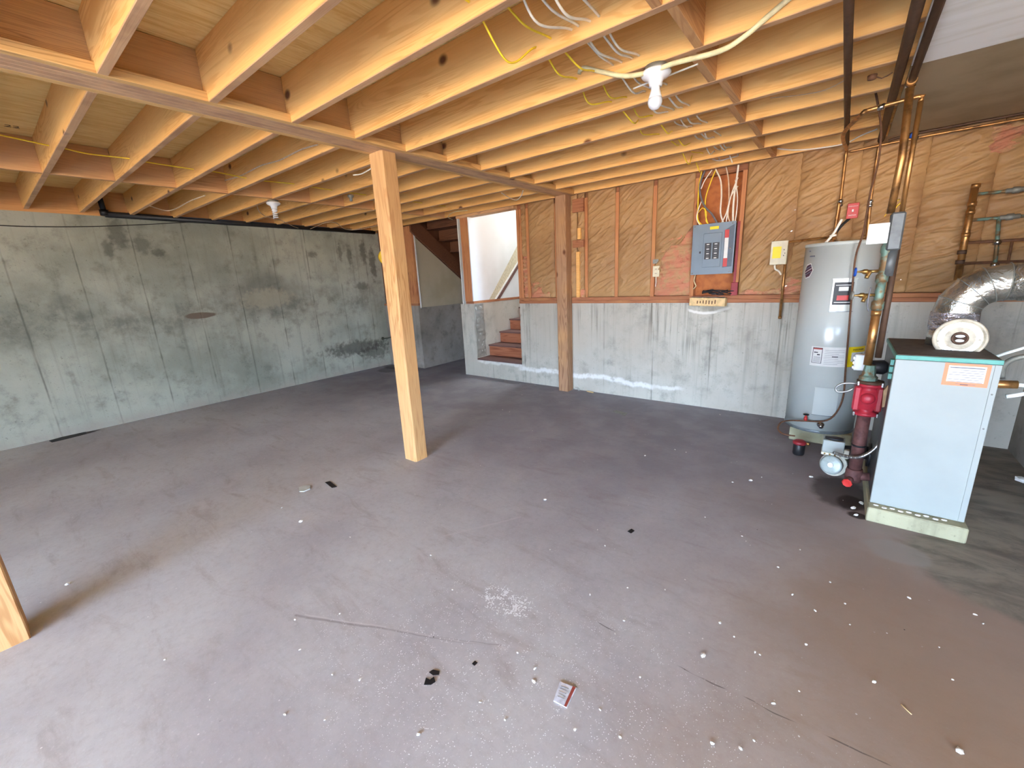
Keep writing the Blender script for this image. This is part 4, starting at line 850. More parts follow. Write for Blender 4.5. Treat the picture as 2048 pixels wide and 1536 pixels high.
# gored elbow
Zs_ = 1.155; RB = .17; cx_, cz_ = FX + RB, Zs_; rings = []
for k, a_ in enumerate((0, 22, 46, 68, 90)):
    ang = R(a_); ctr = Vector((cx_ - RB * math.cos(ang), FY, cz_ + RB * math.sin(ang))); dr_ = Vector((math.sin(ang), 0, math.cos(ang)))
    rings.append((ctr, dr_))
for k in range(4):
    (ca_, da_), (cb_, db_) = rings[k], rings[k + 1]; n = 40
    def ring(cn, dn, grow=1.0):
        xn = Vector((dn.z, 0, -dn.x)); return [cn + (xn * math.cos(2 * math.pi * j / n) + Vector((0, 1, 0)) * math.sin(2 * math.pi * j / n)) * FR * grow for j in range(n)]
    va = ring(ca_, da_, 1.0); vbb = ring(cb_, db_, 1.0); md = [p_ for p_ in va] + vbb
    part(MB().add(md, [(j, (j + 1) % n, n + (j + 1) % n, n + j) for j in range(n)], True), 'elbow_gore', 'duct', t)
    part(MB().tube(ring(cb_, db_, 1.012) + [ring(cb_, db_, 1.012)[0]], .0022, 6, smooth_path=False), 'seam', 'tin_dull', t)
part(MB().lathe([(FR, 0), (FR, .05), (FR + .003, .052), (FR + .003, .455)], axisM((cx_, FY, cz_ + RB), (1, 0, 0)), 40), 'horizontal_run', 'duct', t)
# tee with damper
dq = Vector((3.133, FY - .01, 1.045)); dn_ = Vector((.02, -1, .0)).normalized()
tee = Vector((3.133, .10, 1.04)); tn = Vector((-.10, -1, .12)).normalized()
part(MB().lathe([(.085, -.20), (.085, .0)], axisM(tee, tn), 36), 'tee', 'duct', t)
d_ = part(MB().lathe([(.088, -.02), (.104, -.016), (.106, -.004), (.100, .004), (.092, .000), (.088, -.006)], axisM(tee, tn), 44), 'damper_rim', 'damper_cream', t, 'cream damper ring')
dd_ = part(MB().lathe([(0, .004), (.028, .006), (.060, .002), (.084, -.003), (.084, -.008)], axisM(tee - tn * .002, tn), 36), 'damper_disc', 'damper_cream', t, 'cream stained damper disc')
part(MB().lathe([(.030, .005), (.034, .010), (.026, .011), (.024, .005)], axisM(tee, tn), 24), 'disc_boss', 'steel_dark_pipe', dd_)
Mt = axisM(tee, tn, (1, 0, 0))
part(MB().lathe([(0, .0), (.009, .0), (.009, .012), (0, .014)], Mt @ Matrix.Translation((0, -.082, 0)), 12), 'pivot_screw', 'chrome', dd_)
for yy in (-.012, .012):
    part(MB().lathe([(0, .007), (.011, .009), (.010, .013), (0, .014)], Mt @ Matrix.Translation((0, yy, 0)) @ Matrix.Scale(1.7, 4, (1, 0, 0)) @ Matrix.Scale(.75, 4, (0, 1, 0)), 20), 'weight', 'porcelain', dd_)
# pipes behind boiler at the right
t = thing('condensate_pipe', (3.4, .2, .85), 'white and tan pipe stubs sticking out right of the boiler', 'pipe')
part(MB().tube([(3.25, .12, .93), (3.36, .10, 1.0), (3.6, .08, 1.13)], .0075, 8, smooth_path=False), 'rod', 'white_plastic', t)
part(MB().tube([(3.36, .30, .80), (3.355, .28, .88), (3.40, .26, .93), (3.50, .24, .94)], .014, 10), 'loop', 'tin_dull', t)
part(MB().tube([(3.25, .2, .78), (3.40, .2, .79)], .022, 12, smooth_path=False), 'tan_pipe', 'copper', t)
part(MB().tube([(3.40, .2, .79), (3.44, .2, .785), (3.44, .2, .75), (3.37, .2, .72)], .011, 10), 'hook', 'white_plastic', t)

# ------------------------------------------------------------------ supply riser, pump, valves
RX, RY = 2.775, .12
t = thing('supply_riser', (RX, RY, .15), 'tall copper supply riser from the boiler inlet up to the ceiling pipes', 'pipe')
part(MB().tube([(RX, RY, .86), (RX, RY, 1.20)], .021, 16, smooth_path=False), 'copper_section', 'copper', t)
part(MB().lathe([(.024, 0), (.024, .03)], Matrix.Translation((RX, RY, 1.155)), 16), 'coupling', 'copper', t)
part(MB().lathe([(.022, .0), (.03, .01), (.03, .05), (.022, .06), (.022, .16), (.029, .165), (.029, .20), (.021, .21), (.021, .32), (.027, .33), (.027, .36), (.02, .37), (.02, .46)], Matrix.Translation((RX, RY, 1.185)), 18), 'valve_body', 'verdi', t, 'grey green tarnished valve section')
part(MB().tube([(RX - .01, RY, 1.72), (RX, RY, 2.0), (RX - .015, RY, H - .03)], .018, 14, smooth_path=False), 'upper_pipe', 'copper', t)
part(MB().tube([(RX + .04, RY + .05, 1.70), (RX + .04, RY + .05, 2.27)], .012, 12, smooth_path=False), 'side_pipe', 'copper', t)
part(MB().tube([(RX + .04, RY + .05, 2.27), (RX + .04, RY + .05, 2.285), (RX + .03, RY + .05, 2.295), (RX - .17, RY + .06, 2.285), (RX - .20, RY + .06, 2.27), (RX - .28, RY + .4, 2.26), (RX - .27, 1.2, 2.30)], .0115, 12, step=.01), 'crossover', 'copper', t)
part(MB().lathe([(.016, -.015), (.016, .015)], axisM((RX - .12, RY + .06, 2.287), (1, 0, 0)), 12), 'solder_joint', 'chrome', t)
part(MB().lathe([(.022, 0), (.022, .03)], Matrix.Translation((RX - .014, RY, 2.335)), 14), 'coupling', 'chrome', t)
t = thing('zone_valve', (RX - .05, .09, 1.60), 'white zone valve head on a grey body beside the tank top', 'valve')
part(MB().box(2.680, 2.765, .05, .13, 1.565, 1.665), 'head', 'white_plastic', t, bev=.006)
part(MB().box(2.678, 2.768, .045, .05, 1.560, 1.668), 'head_cover', 'white_plastic', t, bev=.002)
part(MB().box(2.768, 2.83, .07, .17, 1.52, 1.72), 'body', 'grey_box_metal', t, bev=.008)
part(MB().tube([(2.795, .12, 1.38), (2.80, .12, 1.53)], .026, 14, smooth_path=False), 'body_neck', 'grey_box_metal', t)
part(MB().tube([(2.82, .16, .9), (2.82, .16, 1.53)], .016, 12, smooth_path=False), 'back_pipe', 'steel_dark_pipe', t)
def faucet(loc, d, mat, label, nm):
    loc = Vector(loc); d = Vector(d).normalized(); t = thing('hose_bib', loc, label, 'valve')
    part(MB().tube([loc, loc + d * .055], .009, 10, smooth_path=False), 'spout_pipe', 'brass', t)
    part(MB().lathe([(.009, 0), (.014, .006), (.014, .022), (.008, .03), (.005, .05), (.005, .06)], axisM(loc + d * .045, d), 14), 'bonnet', 'brass', t)
    if nm: part(MB().lathe([(0, .0), (.024, .0), (.027, .005), (.024, .011), (0, .011)], axisM(loc + d * .10, d), 10), 'handle', mat, t, nm)
    part(MB().tube([loc + d * .035, loc + d * .045 + Vector((0, -.005, -.02)), loc + d * .05 + Vector((0, -.01, -.038))], .011, 10), 'spout', 'brass', t)
    return t
faucet((RX - .02, RY - .005, 1.41), (-1, -.1, .0), 'blue_handle', 'brass drain valve with a blue handle on the copper riser', 'blue handle')
faucet((RX - .02, RY - .005, 1.275), (-1, -.2, .0), 'tin_dull', 'small brass drain valve below the blue handled one', 'dull metal handle')
wires([(1742, 575, .08), (1738, 590, .07), (1735, 610, .07), (1737, 622, .07)], .004, 'grey_cable', 'thin grey wire dangling at the lower brass valve')
PX, PY = 2.80, .10
t = thing('circulator_pump', (PX, PY, .55), 'red cast iron circulator valve on the boiler supply pipe', 'pump')
part(MB().lathe([(0, .555), (.062, .555), (.062, .572), (.034, .578), (.05, .60), (.062, .635), (.064, .67), (.054, .71), (.034, .725), (.062, .735), (.062, .752), (0, .752)], Matrix.Translation((PX, PY, 0)), 28), 'casting', 'cast_pump_red', t)
part(MB().lathe([(0, -.01), (.030, -.006), (.036, .02), (.030, .045), (.014, .052), (0, .053)], axisM((PX, PY - .03, .665), (-.1, -1, .1)), 22), 'bowl', 'cast_pump_red', t)
part(MB().box(PX - .07, PX - .035, PY - .055, PY + .05, .585, .735), 'side_rib', 'cast_pump_red', t, bev=.008)
part(MB().box(PX + .035, PX + .068, PY - .045, PY + .05, .585, .735), 'side_rib', 'maroon_paint', t, bev=.008)
for z, mm in ((.56, 'flange_bolt'), (.752, 'flange_bolt')):
    for dx in (-.055, .055):
        part(MB().lathe([(0, -.012), (.008, -.012), (.008, .012), (0, .012)], Matrix.Translation((PX + dx, PY - .03, z)), 6, smooth=False), mm, 'chrome', t)
part(MB().lathe([(0, .752), (.064, .752), (.064, .768), (0, .768)], Matrix.Translation((PX, PY, 0)), 24), 'flange', 'steel_dark_pipe', t)
part(MB().lathe([(.045, .768), (.045, .79), (.034, .80), (.03, .83), (.026, .86), (.0, .86)], Matrix.Translation((PX - .012, PY + .01, 0)), 8, smooth=False), 'union_nut', 'verdi', t)
t = thing('motor', (2.845, .2, .8), 'black pump motor tucked between the red valve and the boiler', 'motor')
part(MB().lathe([(0, -.05), (.04, -.045), (.045, .03), (.03, .05), (0, .05)], axisM((2.826, .22, .83), (1, .3, 0)), 20), 'housing', 'black_plastic', t)
t = thing('relay_box', (2.74, .26, .84), 'small white relay box behind the copper riser at the yellow label', 'control box')
part(MB().box(2.715, 2.79, .22, .28, .80, .90), 'case', 'white_plastic', t, bev=.004); part(MB().box(2.708, 2.716, .225, .275, .81, .825).box(2.708, 2.716, .225, .275, .84, .855).box(2.708, 2.716, .225, .275, .87, .885), 'terminals', 'chrome', t)
# lower iron pipe to the boiler
t = thing('return_pipe', (2.80, .12, .1), 'brown iron return pipe from the red valve down and into the boiler', 'pipe')
part(MB().tube([(PX - .002, PY + .005, .555), (PX - .004, PY + .01, .17)], .034, 18, smooth_path=False), 'vertical', 'rust_pipe', t)
part(MB().lathe([(.042, 0), (.044, .02), (.044, .07), (.04, .085)], Matrix.Translation((PX - .004, PY + .01, .10)), 18), 'tee', 'rust_pipe', t)
part(MB().tube([(PX - .0, PY + .01, .13), (2.875, PY + .01, .145)], .026, 14, smooth_path=False), 'inlet', 'rust_pipe', t)
part(MB().lathe([(.02, 0), (.02, .03), (.008, .034), (.008, .05)], axisM((PX - .02, PY - .03, .12), (-.3, -1, -.1)), 14), 'drain_nipple', 'rust_pipe', t)
part(MB().lathe([(.006, -.004), (.022, -.005), (.028, 0), (.022, .006), (.006, .004)], axisM((PX - .035, PY - .085, .113), (-.3, -1, -.05)), 8, smooth=False), 'drain_handle', 'red_paint', t, 'red drain valve handle')
part(MB().tube([(PX + .02, PY + .03, .55), (PX + .028, PY + .035, .35), (PX + .035, PY + .04, .28)], .008, 8), 'sensor_tube', 'black_cable', t)
part(MB().lathe([(.036, -.006), (.038, 0), (.036, .006)], Matrix.Translation((PX - .003, PY + .008, .345)), 18), 'strap', 'black_rubber', t)
# oil burner
t = thing('oil_burner', (2.67, .25, .05), 'cream oil burner with a grey motor disc mounted at the boiler side', 'burner')
bd = Vector((-.28, -1, .25)).normalized(); bc = px(1661, 930, 1, .17)
part(MB().lathe([(0, .004), (.010, .007), (.020, .004), (.050, .002), (.062, -.002), (.064, -.012)], axisM(bc, bd), 36), 'motor_disc', 'burner_disc', t, 'grey motor end disc')
part(MB().lathe([(0, .005), (.013, .010), (.017, .008), (.018, .002)], axisM(bc + bd * .002, bd), 18), 'disc_label', 'paper_white', t)
part(MB().lathe([(.060, -.012), (.058, -.05), (.050, -.06), (0, -.06)], axisM(bc, bd), 32), 'motor_barrel', 'black_plastic', t)
part(MB().lathe([(.076, -.05), (.078, -.06), (.078, -.12), (.06, -.14), (0, -.14)], axisM(bc, bd), 32), 'fan_housing', 'burner_cream', t)
hb = bc + Vector((.0, .09, .10))
part(MB().box(hb.x - .058, hb.x + .060, hb.y - .045, hb.y + .06, hb.z - .03, hb.z + .055), 'transformer_box', 'boiler_white', t, bev=.004)
part(MB().box(hb.x - .060, hb.x + .062, hb.y - .05, hb.y + .06, hb.z - .05, hb.z - .031), 'box_flange', 'burner_cream', t, bev=.003)
part(MB().lathe([(0, 0), (.05, 0), (.05, .012), (0, .012)], Matrix.Translation((hb.x, hb.y, hb.z + .055)) @ Matrix.Scale(.6, 4, (0, 1, 0)), 24), 'reset_cap', 'black_plastic', t)
part(MB().box(hb.x + .060, hb.x + .09, hb.y - .035, hb.y + .04, hb.z - .06, hb.z + .0), 'side_bracket', 'burner_cream', t, bev=.003)
part(MB().tube([(hb.x + .05, hb.y + .02, hb.z - .03), (2.88, hb.y + .08, hb.z - .03)], .042, 18, smooth_path=False), 'blast_tube', 'black_plastic', t)
part(MB().lathe([(.08, 0), (.08, .02)], axisM((2.86, hb.y + .07, hb.z - .04), (1, 0, 0)), 24), 'mount_flange', 'black_plastic', t)
for k in range(4): part(MB().lathe([(0, 0), (.006, 0), (.005, .006), (0, .008)], axisM((hb.x - .04 + k * .028, hb.y - .05, hb.z - .04), (0, -1, 0)), 8), 'screw', 'brass', t)
# flexible conduit
cb = [px(u, v_, 1, yv) for u, v_, yv in ((1668, 905, .15), (1690, 912, .08), (1720, 914, .03), (1750, 897, .04), (1764, 870, .05), (1768, 840, .055), (1772, 812, .06))]
mb = MB(); mb.tube(cb, .0105, 12)
t = thing('flex_conduit', cb[3], 'curved flexible metal conduit looping from the oil burner up beside the boiler', 'conduit')
part(mb, 'tube', 'flex_metal', t)
mr_ = MB(); n_ = 46
cc = MB(); cc.tube(cb, .01, 3); ring_pts = [sum((cc.v[i * 3 + j] for j in range(3)), Vector()) / 3 for i in range(len(cc.v) // 3 - 2)]
for i in range(1, len(ring_pts) - 1, 1):
    dv = ring_pts[i + 1] - ring_pts[i - 1]
    if dv.length > 1e-5: mr_.lathe([(.0105, -.002), (.0125, 0), (.0105, .002)], axisM(ring_pts[i], dv, (1, .2, .1)), 10)
part(mr_, 'ribs', 'flex_metal', t)
cbp = [px(u, v_, 1, yv) for u, v_, yv in ((1714, 768, .06), (1700, 766, .05), (1682, 768, .05), (1671, 776, .05), (1676, 784, .05), (1696, 782, .05), (1708, 775, .06))]
tag(MB().tube(cbp, .0058, 10).build('metal_cable_loop', 'flex_metal', origin=cbp[3]), 'small looped metal cable left of the red circulator valve', 'cable')
# cardboard scrap
tag(MB().prism([px(u, v_, 1, .02) for u, v_ in ((1767, 782), (1790, 757), (1786, 790), (1781, 812), (1764, 815))], (.0, .03, 0)).build('cardboard_tag', 'cardboard', origin=px(1775, 790, 1, .02)), 'tan cardboard flap between the red valve and the boiler', 'cardboard')
# oil filter
q = Vector((2.473, .66, 0)); t = thing('oil_filter', q, 'black oil filter can with a red cap on the floor in front of the tank', 'filter')
part(MB().lathe([(0, .0), (.036, .0), (.040, .01), (.040, .085), (.036, .09)], Matrix.Translation(q), 28), 'can', 'black_plastic', t)
part(MB().lathe([(.044, .088), (.046, .095), (.046, .108), (.03, .118), (.012, .122), (0, .122)], Matrix.Translation(q), 28), 'cap', 'maroon_paint', t, 'red cap')
part(MB().tube([q + Vector((.04, 0, .10)), q + Vector((.065, -.01, .10))], .011, 10, smooth_path=False), 'fitting', 'brass', t)
# oil line
cl_ = [px(u, v_, 1, yv) for u, v_, yv in ((1590, 872, .66), (1567, 868, .66), (1556, 858, .70), (1562, 845, .78), (1580, 841, .86), (1610, 842, .88), (1640, 843, .88), (1660, 838, .88), (1676, 820, .88), (1687, 790, .88), (1691, 740, .88), (1696, 680, .88), (1701, 620, .88), (1706, 560, .88), (1712, 510, .88), (1726, 468, .86), (1733, 430, .84), (1742, 380, .80), (1757, 320, .72), (1762, 260, .66), (1757, 215, .6), (1745, 155, .55))]
t = thing('oil_line', cl_[10], 'thin copper oil line hanging in front of the tank up to the ceiling', 'pipe')
part(MB().tube(cl_, .0062, 10), 'tube', MT['spray_rust'], t)
q = px(1611, 838, 1, .875)
part(MB().lathe([(.010, -.012), (.013, -.008), (.013, .014), (.008, .02), (.005, .035)], Matrix.Translation(q), 12), 'valve_body', 'red_paint', t, 'red shutoff valve body')
part(MB().lathe([(.004, .034), (.020, .036), (.021, .041), (.004, .043)], Matrix.Translation(q), 14), 'valve_handle', 'black_plastic', t)

# ------------------------------------------------------------------ ceiling pipes
t = thing('steel_pipe', (2.505, .2, H - .03), 'dark steel pipe under the joists, leftmost of the three ceiling pipes', 'pipe')
part(MB().tube([(2.506, -2.6, H - .025), (2.498, 1.40, H - .022)], .016, 12, smooth_path=False), 'run', 'steel_dark_pipe', t)
part(MB().tube([(2.498, 1.40, H - .022), (2.50, 1.47, H - .03), (2.50, 1.50, H - .08), (2.505, 1.50, 1.96)], .011, 10), 'drop', 'copper', t)
part(MB().lathe([(.012, -.03), (.02, -.025), (.02, -.005), (.014, 0), (.02, .005), (.02, .025), (.012, .03)], Matrix.Translation((2.506, 1.50, 1.95)), 12), 'coupling', 'chrome', t)
part(MB().tube([(2.506, 1.50, 1.93), (2.50, 1.46, 1.66)], .0105, 10, smooth_path=False), 'lower_drop', 'copper', t)
t = thing('steel_pipe', (2.715, .2, H - .03), 'thick dark steel pipe under the joists, middle of the three ceiling pipes', 'pipe')
part(MB().tube([(2.695, -2.6, H - .03), (2.705, 1.42, H - .03)], .021, 12, smooth_path=False), 'run', 'steel_dark_pipe', t)
part(MB().tube([(2.705, 1.42, H - .03), (2.70, 1.48, H - .05), (2.70, 1.5, H - .15), (2.70, 1.50, 1.96), (2.715, 1.49, 1.65)], .011, 10), 'drop', 'copper', t)
part(MB().lathe([(.012, -.03), (.02, -.025), (.02, -.005), (.014, 0), (.02, .005), (.02, .025), (.012, .03)], Matrix.Translation((2.70, 1.50, 1.92)), 12), 'coupling', 'chrome', t)
t = thing('steel_pipe', (2.755, -.5, H - .035), 'dark steel pipe under the gypsum board, rightmost of the three ceiling pipes', 'pipe')
part(MB().tube([(2.755, -2.6, H - .036), (2.762, .10, H - .036)], .017, 12, smooth_path=False), 'run', 'steel_dark_pipe', t)
part(MB().lathe([(.022, -.02), (.024, 0), (.022, .02)], axisM((2.762, .09, H - .038), (0, 1, 0)), 14), 'elbow', 'copper', t)
t = thing('hanging_rod', px(1745, 150, 2, H - .01), 'rusty hanger strap and nail between the ceiling pipes', 'hanger')
a_ = px(1745, 150, 2, H - .012); b_ = px(1765, 150, 2, H - .02); c_ = px(1785, 145, 2, H - .02)
part(MB().lathe([(0, 0), (.02, 0), (.018, .02), (0, .024)], Matrix.Translation(a_) @ Matrix.Rotation(math.pi, 4, 'X'), 10), 'nail_plate', 'spray_rust', t)
part(MB().tube([a_, (a_ + c_) / 2 + Vector((0, 0, -.02)), c_], .003, 6), 'wire', 'spray_rust', t)
for k, (z, lab) in enumerate(((2.372, 'upper of the two long pipes along the wall top right'), (2.340, 'lower of the two long pipes along the wall top right'))):
    t = thing('wall_pipe', (3.1, 1.45, z), lab, 'pipe')
    part(MB().tube([(2.52 if k else 2.75, 1.465, z - .012), (2.95, 1.45, z), (XR, 1.44, z)], .0085, 10), 'tube', 'steel_dark_pipe' if k == 0 else 'copper', t)
    part(MB().lathe([(.013, -.02), (.015, 0), (.013, .02)], axisM((2.90, 1.452, z - .002), (1, 0, 0)), 12), 'joint', 'chrome', t)
bq = px(1822, 270, 1, 1.44)
tag(MB().lathe([(.01, 0), (.022, .004), (.022, .012), (.01, .016)], axisM(bq, (1, -.5, -.4)), 12).build('blue_valve', 'blue_handle', origin=bq), 'small blue valve wheel at the pipes below the gypsum board', 'valve')
# right manifold
t = thing('pipe_manifold', (3.265, 1.42, 1.4), 'vertical copper pipe manifold with four side branches at the right', 'pipe rack')
mx0, mx1 = 3.263, 3.272
part(MB().tube([(mx1, 1.42, 1.30), (mx0, 1.42, 1.955)], .021, 14, smooth_path=False), 'header', 'copper', t)
for z in (1.95, 1.83, 1.775, 1.62, 1.50, 1.43): part(MB().lathe([(.025, -.014), (.025, .014)], Matrix.Translation((mx0 + .003, 1.42, z)), 14), 'collar', 'steel_dark_pipe' if z < 1.6 else 'copper', t)
for z, mm in ((1.893, 'verdi'), (1.720, 'verdi'), (1.565, 'spray_rust'), (1.42, 'spray_rust')):
    part(MB().tube([(mx0, 1.42, z), (XR - .02, 1.42, z - .005)], .0105, 10, smooth_path=False), 'branch', mm, t)
    if z > 1.6: part(MB().lathe([(.0105, -.05), (.016, -.045), (.016, -.02), (.022, -.015), (.022, .015), (.016, .02), (.016, .045), (.0105, .05)], axisM((mx0 + .20, 1.42, z), (1, 0, 0)), 12), 'valve', 'tin_dull', t)
part(MB().tube([(3.412, 1.42, 1.72), (3.43, 1.41, 1.54), (3.445, 1.41, 1.36)], .0115, 10, smooth_path=False), 'drop', 'verdi', t)
for z in (1.555, 1.40): part(MB().lathe([(.018, -.018), (.024, 0), (.018, .018)], Matrix.Translation((3.428 + (1.55 - z) * .08, 1.405, z)), 12), 'coupling', 'chrome', t)
part(MB().tube([(3.50, 1.42, 1.56), (3.505, 1.42, 1.38)], .008, 8, smooth_path=False), 'drop', 'spray_rust', t)
for k, q in enumerate([px(u, v_, 1, 1.50) for u, v_ in ((1770, 425), (1778, 415), (1784, 420))]):
    cable([q + Vector((0, 0, -.03)), q + Vector((.03, -.01, .03)), q + Vector((.055, 0, .055)), q + Vector((.02, .01, .02))], .0028, 'yellow_cable', ('left', 'middle', 'right')[k] + ' strand of the thin yellow wire tuft beside the copper riser')

# ------------------------------------------------------------------ things on the floor
def fl(u, v_): return px(u, v_, 2, 0)
def flat(pix, h, name, mat, label, cat):
    P = [fl(*q) for q in pix]; o_ = sum(P, Vector()) / len(P)
    return tag(MB().prism([p_ + Vector((0, 0, .0006)) for p_ in P], (0, 0, h)).build(name, mat, origin=(o_.x, o_.y, 0)), label, cat)
P = [fl(*q) for q in ((1120, 1365), (1153, 1377), (1134, 1417), (1107, 1403))]; o_ = sum(P, Vector()) / 4
t = thing('card_packet', (o_.x, o_.y, 0), 'grey printed card packet with a red stripe lying on the floor', 'card')
part(MB().prism([p_ + Vector((0, 0, .0006)) for p_ in P], (0, 0, .004)), 'packet', 'card_grey', t)
part(MB().prism([P[1].lerp(P[0], .22) + Vector((0, 0, .0047)), P[1].lerp(P[0], .05) + Vector((0, 0, .0047)), P[2].lerp(P[3], .05) + Vector((0, 0, .0047)), P[2].lerp(P[3], .22) + Vector((0, 0, .0047))], (0, 0, .0004)), 'red_stripe', 'card_red', t)
for k in range(5): a_ = P[0].lerp(P[3], .2 + .13 * k); b_ = P[1].lerp(P[2], .2 + .13 * k); part(MB().tube([a_.lerp(b_, .15) + Vector((0, 0, .0048)), a_.lerp(b_, .62) + Vector((0, 0, .0048))], .0009, 4, smooth_path=False), 'print_line', 'ink_pale', t)
flat(((650, 965), (660, 963), (674, 974), (664, 976)), .003, 'black_strip', 'black_rubber', 'small black rectangular strip on the floor beyond the pale shard', 'scrap')
flat(((598, 976), (608, 972), (621, 973), (620, 979), (608, 984), (599, 984)), .007, 'pale_shard', 'shard_clear', 'pale curved plastic shard on the floor left of the black strip', 'shard')
flat(((858, 1345), (866, 1340), (879, 1343), (878, 1350), (866, 1351)), .002, 'black_scrap', 'black_rubber', 'ragged black scrap on the floor, upper of a pair', 'scrap')
flat(((848, 1370), (852, 1356), (860, 1360), (868, 1354), (871, 1364), (862, 1370)), .002, 'black_scrap', 'black_rubber', 'ragged black scrap on the floor, lower of a pair', 'scrap')
flat(((944, 1328), (950, 1322), (955, 1326), (949, 1332)), .002, 'black_scrap', 'black_rubber', 'small single black scrap right of the ragged pair', 'scrap')
flat(((1255, 1063), (1263, 1058), (1269, 1062), (1262, 1067)), .002, 'black_scrap', 'black_rubber', 'small dark scrap far to the right in mid-floor', 'scrap')
flat(((1225, 823), (1233, 821), (1255, 827), (1250, 832)), .004, 'grey_sliver', 'tin_dull', 'flat grey sliver on the floor in front of the back wall', 'scrap')
flat(((98, 882), (135, 871), (172, 864), (172, 868), (138, 877), (104, 885)), .003, 'black_debris', 'black_rubber', 'dark crumbly debris line at the foot of the left wall', 'debris')
# shards near post
q = fl(1152, 780); t = thing('plastic_shard', (q.x, q.y, 0), 'curved white plastic shard at the foot of the weathered post', 'shard')
part(MB().grid(10, 3, lambda u, w: Vector((q.x - .05 + .10 * u, q.y - .02 + .06 * w, .002 + .035 * math.sin(math.pi * u)))), 'shell', 'shard_clear', t)
q = fl(1180, 785); tag(MB().tube([(q.x - .05, q.y + .01, .008), (q.x + .05, q.y - .01, .008)], .007, 8, smooth_path=False).build('wood_splinter', 'fresh_wood', origin=(q.x, q.y, 0)), 'small wood splinter beside the white plastic shard', 'splinter')
q = fl(1812, 1420); tag(MB().tube([(q.x - .012, q.y + .012, .003), (q.x + .012, q.y - .012, .003)], .0018, 6, smooth_path=False).build('matchstick', 'fresh_wood', origin=(q.x, q.y, 0)), 'thin matchstick-like splinter near the lower right', 'splinter')
# larger distinct stones
big = [((1406, 1312), .011, 'tan stone chip on the floor below the crack'), ((1918, 1505), .012, 'oval white pebble near the lower right corner'), ((1068, 1363), .008, 'white pebble just above left of the card packet'), ((837, 1470), .008, 'white chip near the bottom edge left of centre'), ((1818, 1197), .009, 'white pebble on the brown floor in front of the boiler slab'), ((602, 1045), .013, 'round white pebble left in mid-floor'), ((1090, 1000), .010, 'white pebble in mid-floor right of the pine post'), ((135, 1170), .013, 'white pebble right of the foot of the edge post'), ((1290, 912), .009, 'white pebble in front of the back wall'), ((1748, 1365), .008, 'white chip on the brown floor at the right'), ((1501, 962), .012, 'white chip left of the oil stain'), ((1424, 1488), .007, 'white pebble at the bottom edge right of centre'), ((1481, 1498), .007, 'white pebble at the bottom edge, right one of a pair')]
def pebble(loc, r, seed):
    rr = random.Random(seed); bm = bmesh.new(); bmesh.ops.create_icosphere(bm, subdivisions=1, radius=r)
    sx, sy, sz = rr.uniform(.9, 1.4), rr.uniform(.7, 1), rr.uniform(.45, .7)
    for v_ in bm.verts: v_.co = Vector((v_.co.x * sx, v_.co.y * sy, v_.co.z * sz)) * rr.uniform(.8, 1.15)
    mz = min(v_.co.z for v_ in bm.verts)
    for v_ in bm.verts: v_.co.z -= mz
    me = bpy.data.meshes.new('pebble'); bm.to_mesh(me); bm.free(); me.materials.append(MT['gravel_white'])
    o_ = bpy.data.objects.new('pebble', me); C.objects.link(o_); o_.location = loc; o_.rotation_euler = (0, 0, rr.uniform(0, 6)); return o_
for k, (p_, r, lab) in enumerate(big): q = fl(*p_); tag(pebble((q.x, q.y, 0), r, k), lab, 'pebble', 'larger pebbles on the floor')
protos = [pebble((0, 0, 0), .0055, 50 + k) for k in range(3)]; used = [False] * 3
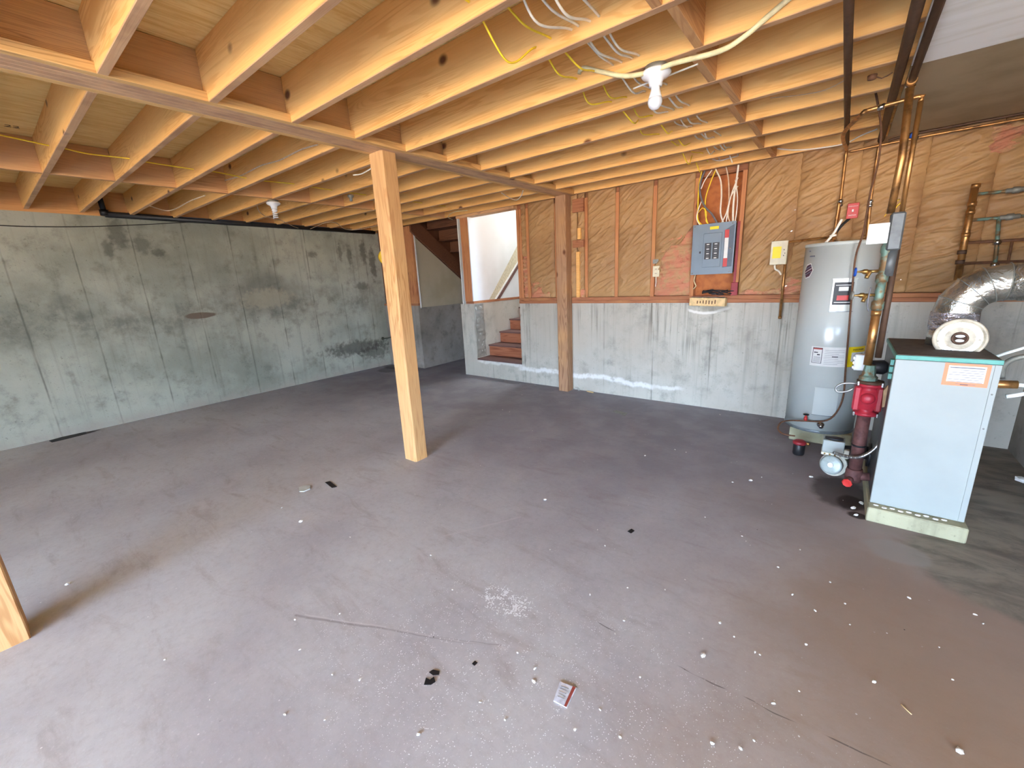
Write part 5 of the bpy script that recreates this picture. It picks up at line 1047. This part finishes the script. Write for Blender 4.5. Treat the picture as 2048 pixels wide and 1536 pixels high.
small = [(780, 920), (795, 923), (961, 932), (910, 882), (1044, 790), (700, 1075), (1065, 862), (1005, 820), (1019, 824), (1001, 830), (1020, 829), (564, 1016), (640, 975), (830, 989), (1350, 900), (1372, 905), (1600, 1100), (1465, 965), (1523, 955), (780, 1122), (1100, 1100), (1210, 1092), (1255, 1176), (1195, 1060), (590, 1240), (680, 1228), (820, 1120), (862, 1111), (1410, 1035), (1484, 1073), (1492, 1083), (1556, 1135), (1440, 1245), (1468, 1274), (1440, 1247), (1510, 1305), (1520, 1310), (1612, 1290), (1630, 1222), (1690, 1208), (1878, 1295), (1950, 1230), (1966, 1248), (1598, 1383), (1547, 1408), (1508, 1482), (1905, 1360), (1070, 1338), (1035, 1306), (995, 1228), (1230, 1268), (1248, 1242), (1280, 1355), (1200, 1420), (1150, 1460), (1010, 1440), (960, 1405), (720, 1360), (665, 1350), (600, 1300), (420, 1400), (330, 1320), (385, 820), (392, 833), (660, 843), (740, 858), (650, 1440), (1240, 1475), (570, 1430), (1330, 1180), (1370, 1160), (1585, 1190), (1660, 1165), (1700, 1250), (1180, 1190), (905, 1180), (880, 1010), (1440, 830), (1460, 822), (1490, 826), (1520, 841), (1010, 762), (1040, 768), (1070, 770)]
for k, p_ in enumerate(small):
    q = fl(*p_); i = k % 3
    if not used[i]: o_ = protos[i]; used[i] = True
    else: o_ = protos[i].copy(); C.objects.link(o_)
    o_.location = (q.x, q.y, 0); o_.rotation_euler = (0, 0, k * 1.3); s_ = .7 + .5 * ((k * 37) % 10) / 10; o_.scale = (s_, s_, s_)
    zn = 'close to the back wall' if q.y > .3 else 'in mid-floor around and behind the pine post' if q.y > -1.0 and q.x < 1.7 else 'on the brown floor toward the boiler' if q.x > 2.25 else 'on the left floor' if q.x < .9 else 'around the card packet in the foreground' if q.y < -1.9 else 'on the central floor ahead of the foreground'
    tag(o_, 'tiny white grit chip ' + zn, 'pebble', 'grit chips ' + zn)
# rubble in the corner right of the boiler and by the drain
rub = [((2030, 868), .03, 'largest pale rubble stone in the corner right of the boiler'), ((2000, 853), .018, 'smaller rubble stone against the wall right of the boiler'), ((2043, 965), .035, 'flat pale stone at the right edge beside the boiler'), ((1706, 1018), .016, 'pale rubble piece at the boiler slab corner'), ((1722, 1008), .018, 'rubble piece beside the red drain handle'), ((1712, 1032), .012, 'small rubble chip on the wet stain by the slab'), ((1622, 955), .014, 'pale flake below the oil burner disc')]
for k, (p_, r, lab) in enumerate(rub): q = fl(*p_); o_ = pebble((q.x, q.y, 0), r, 90 + k); o_.name = 'rubble_stone'; tag(o_, lab, 'stone', 'rubble around the boiler')
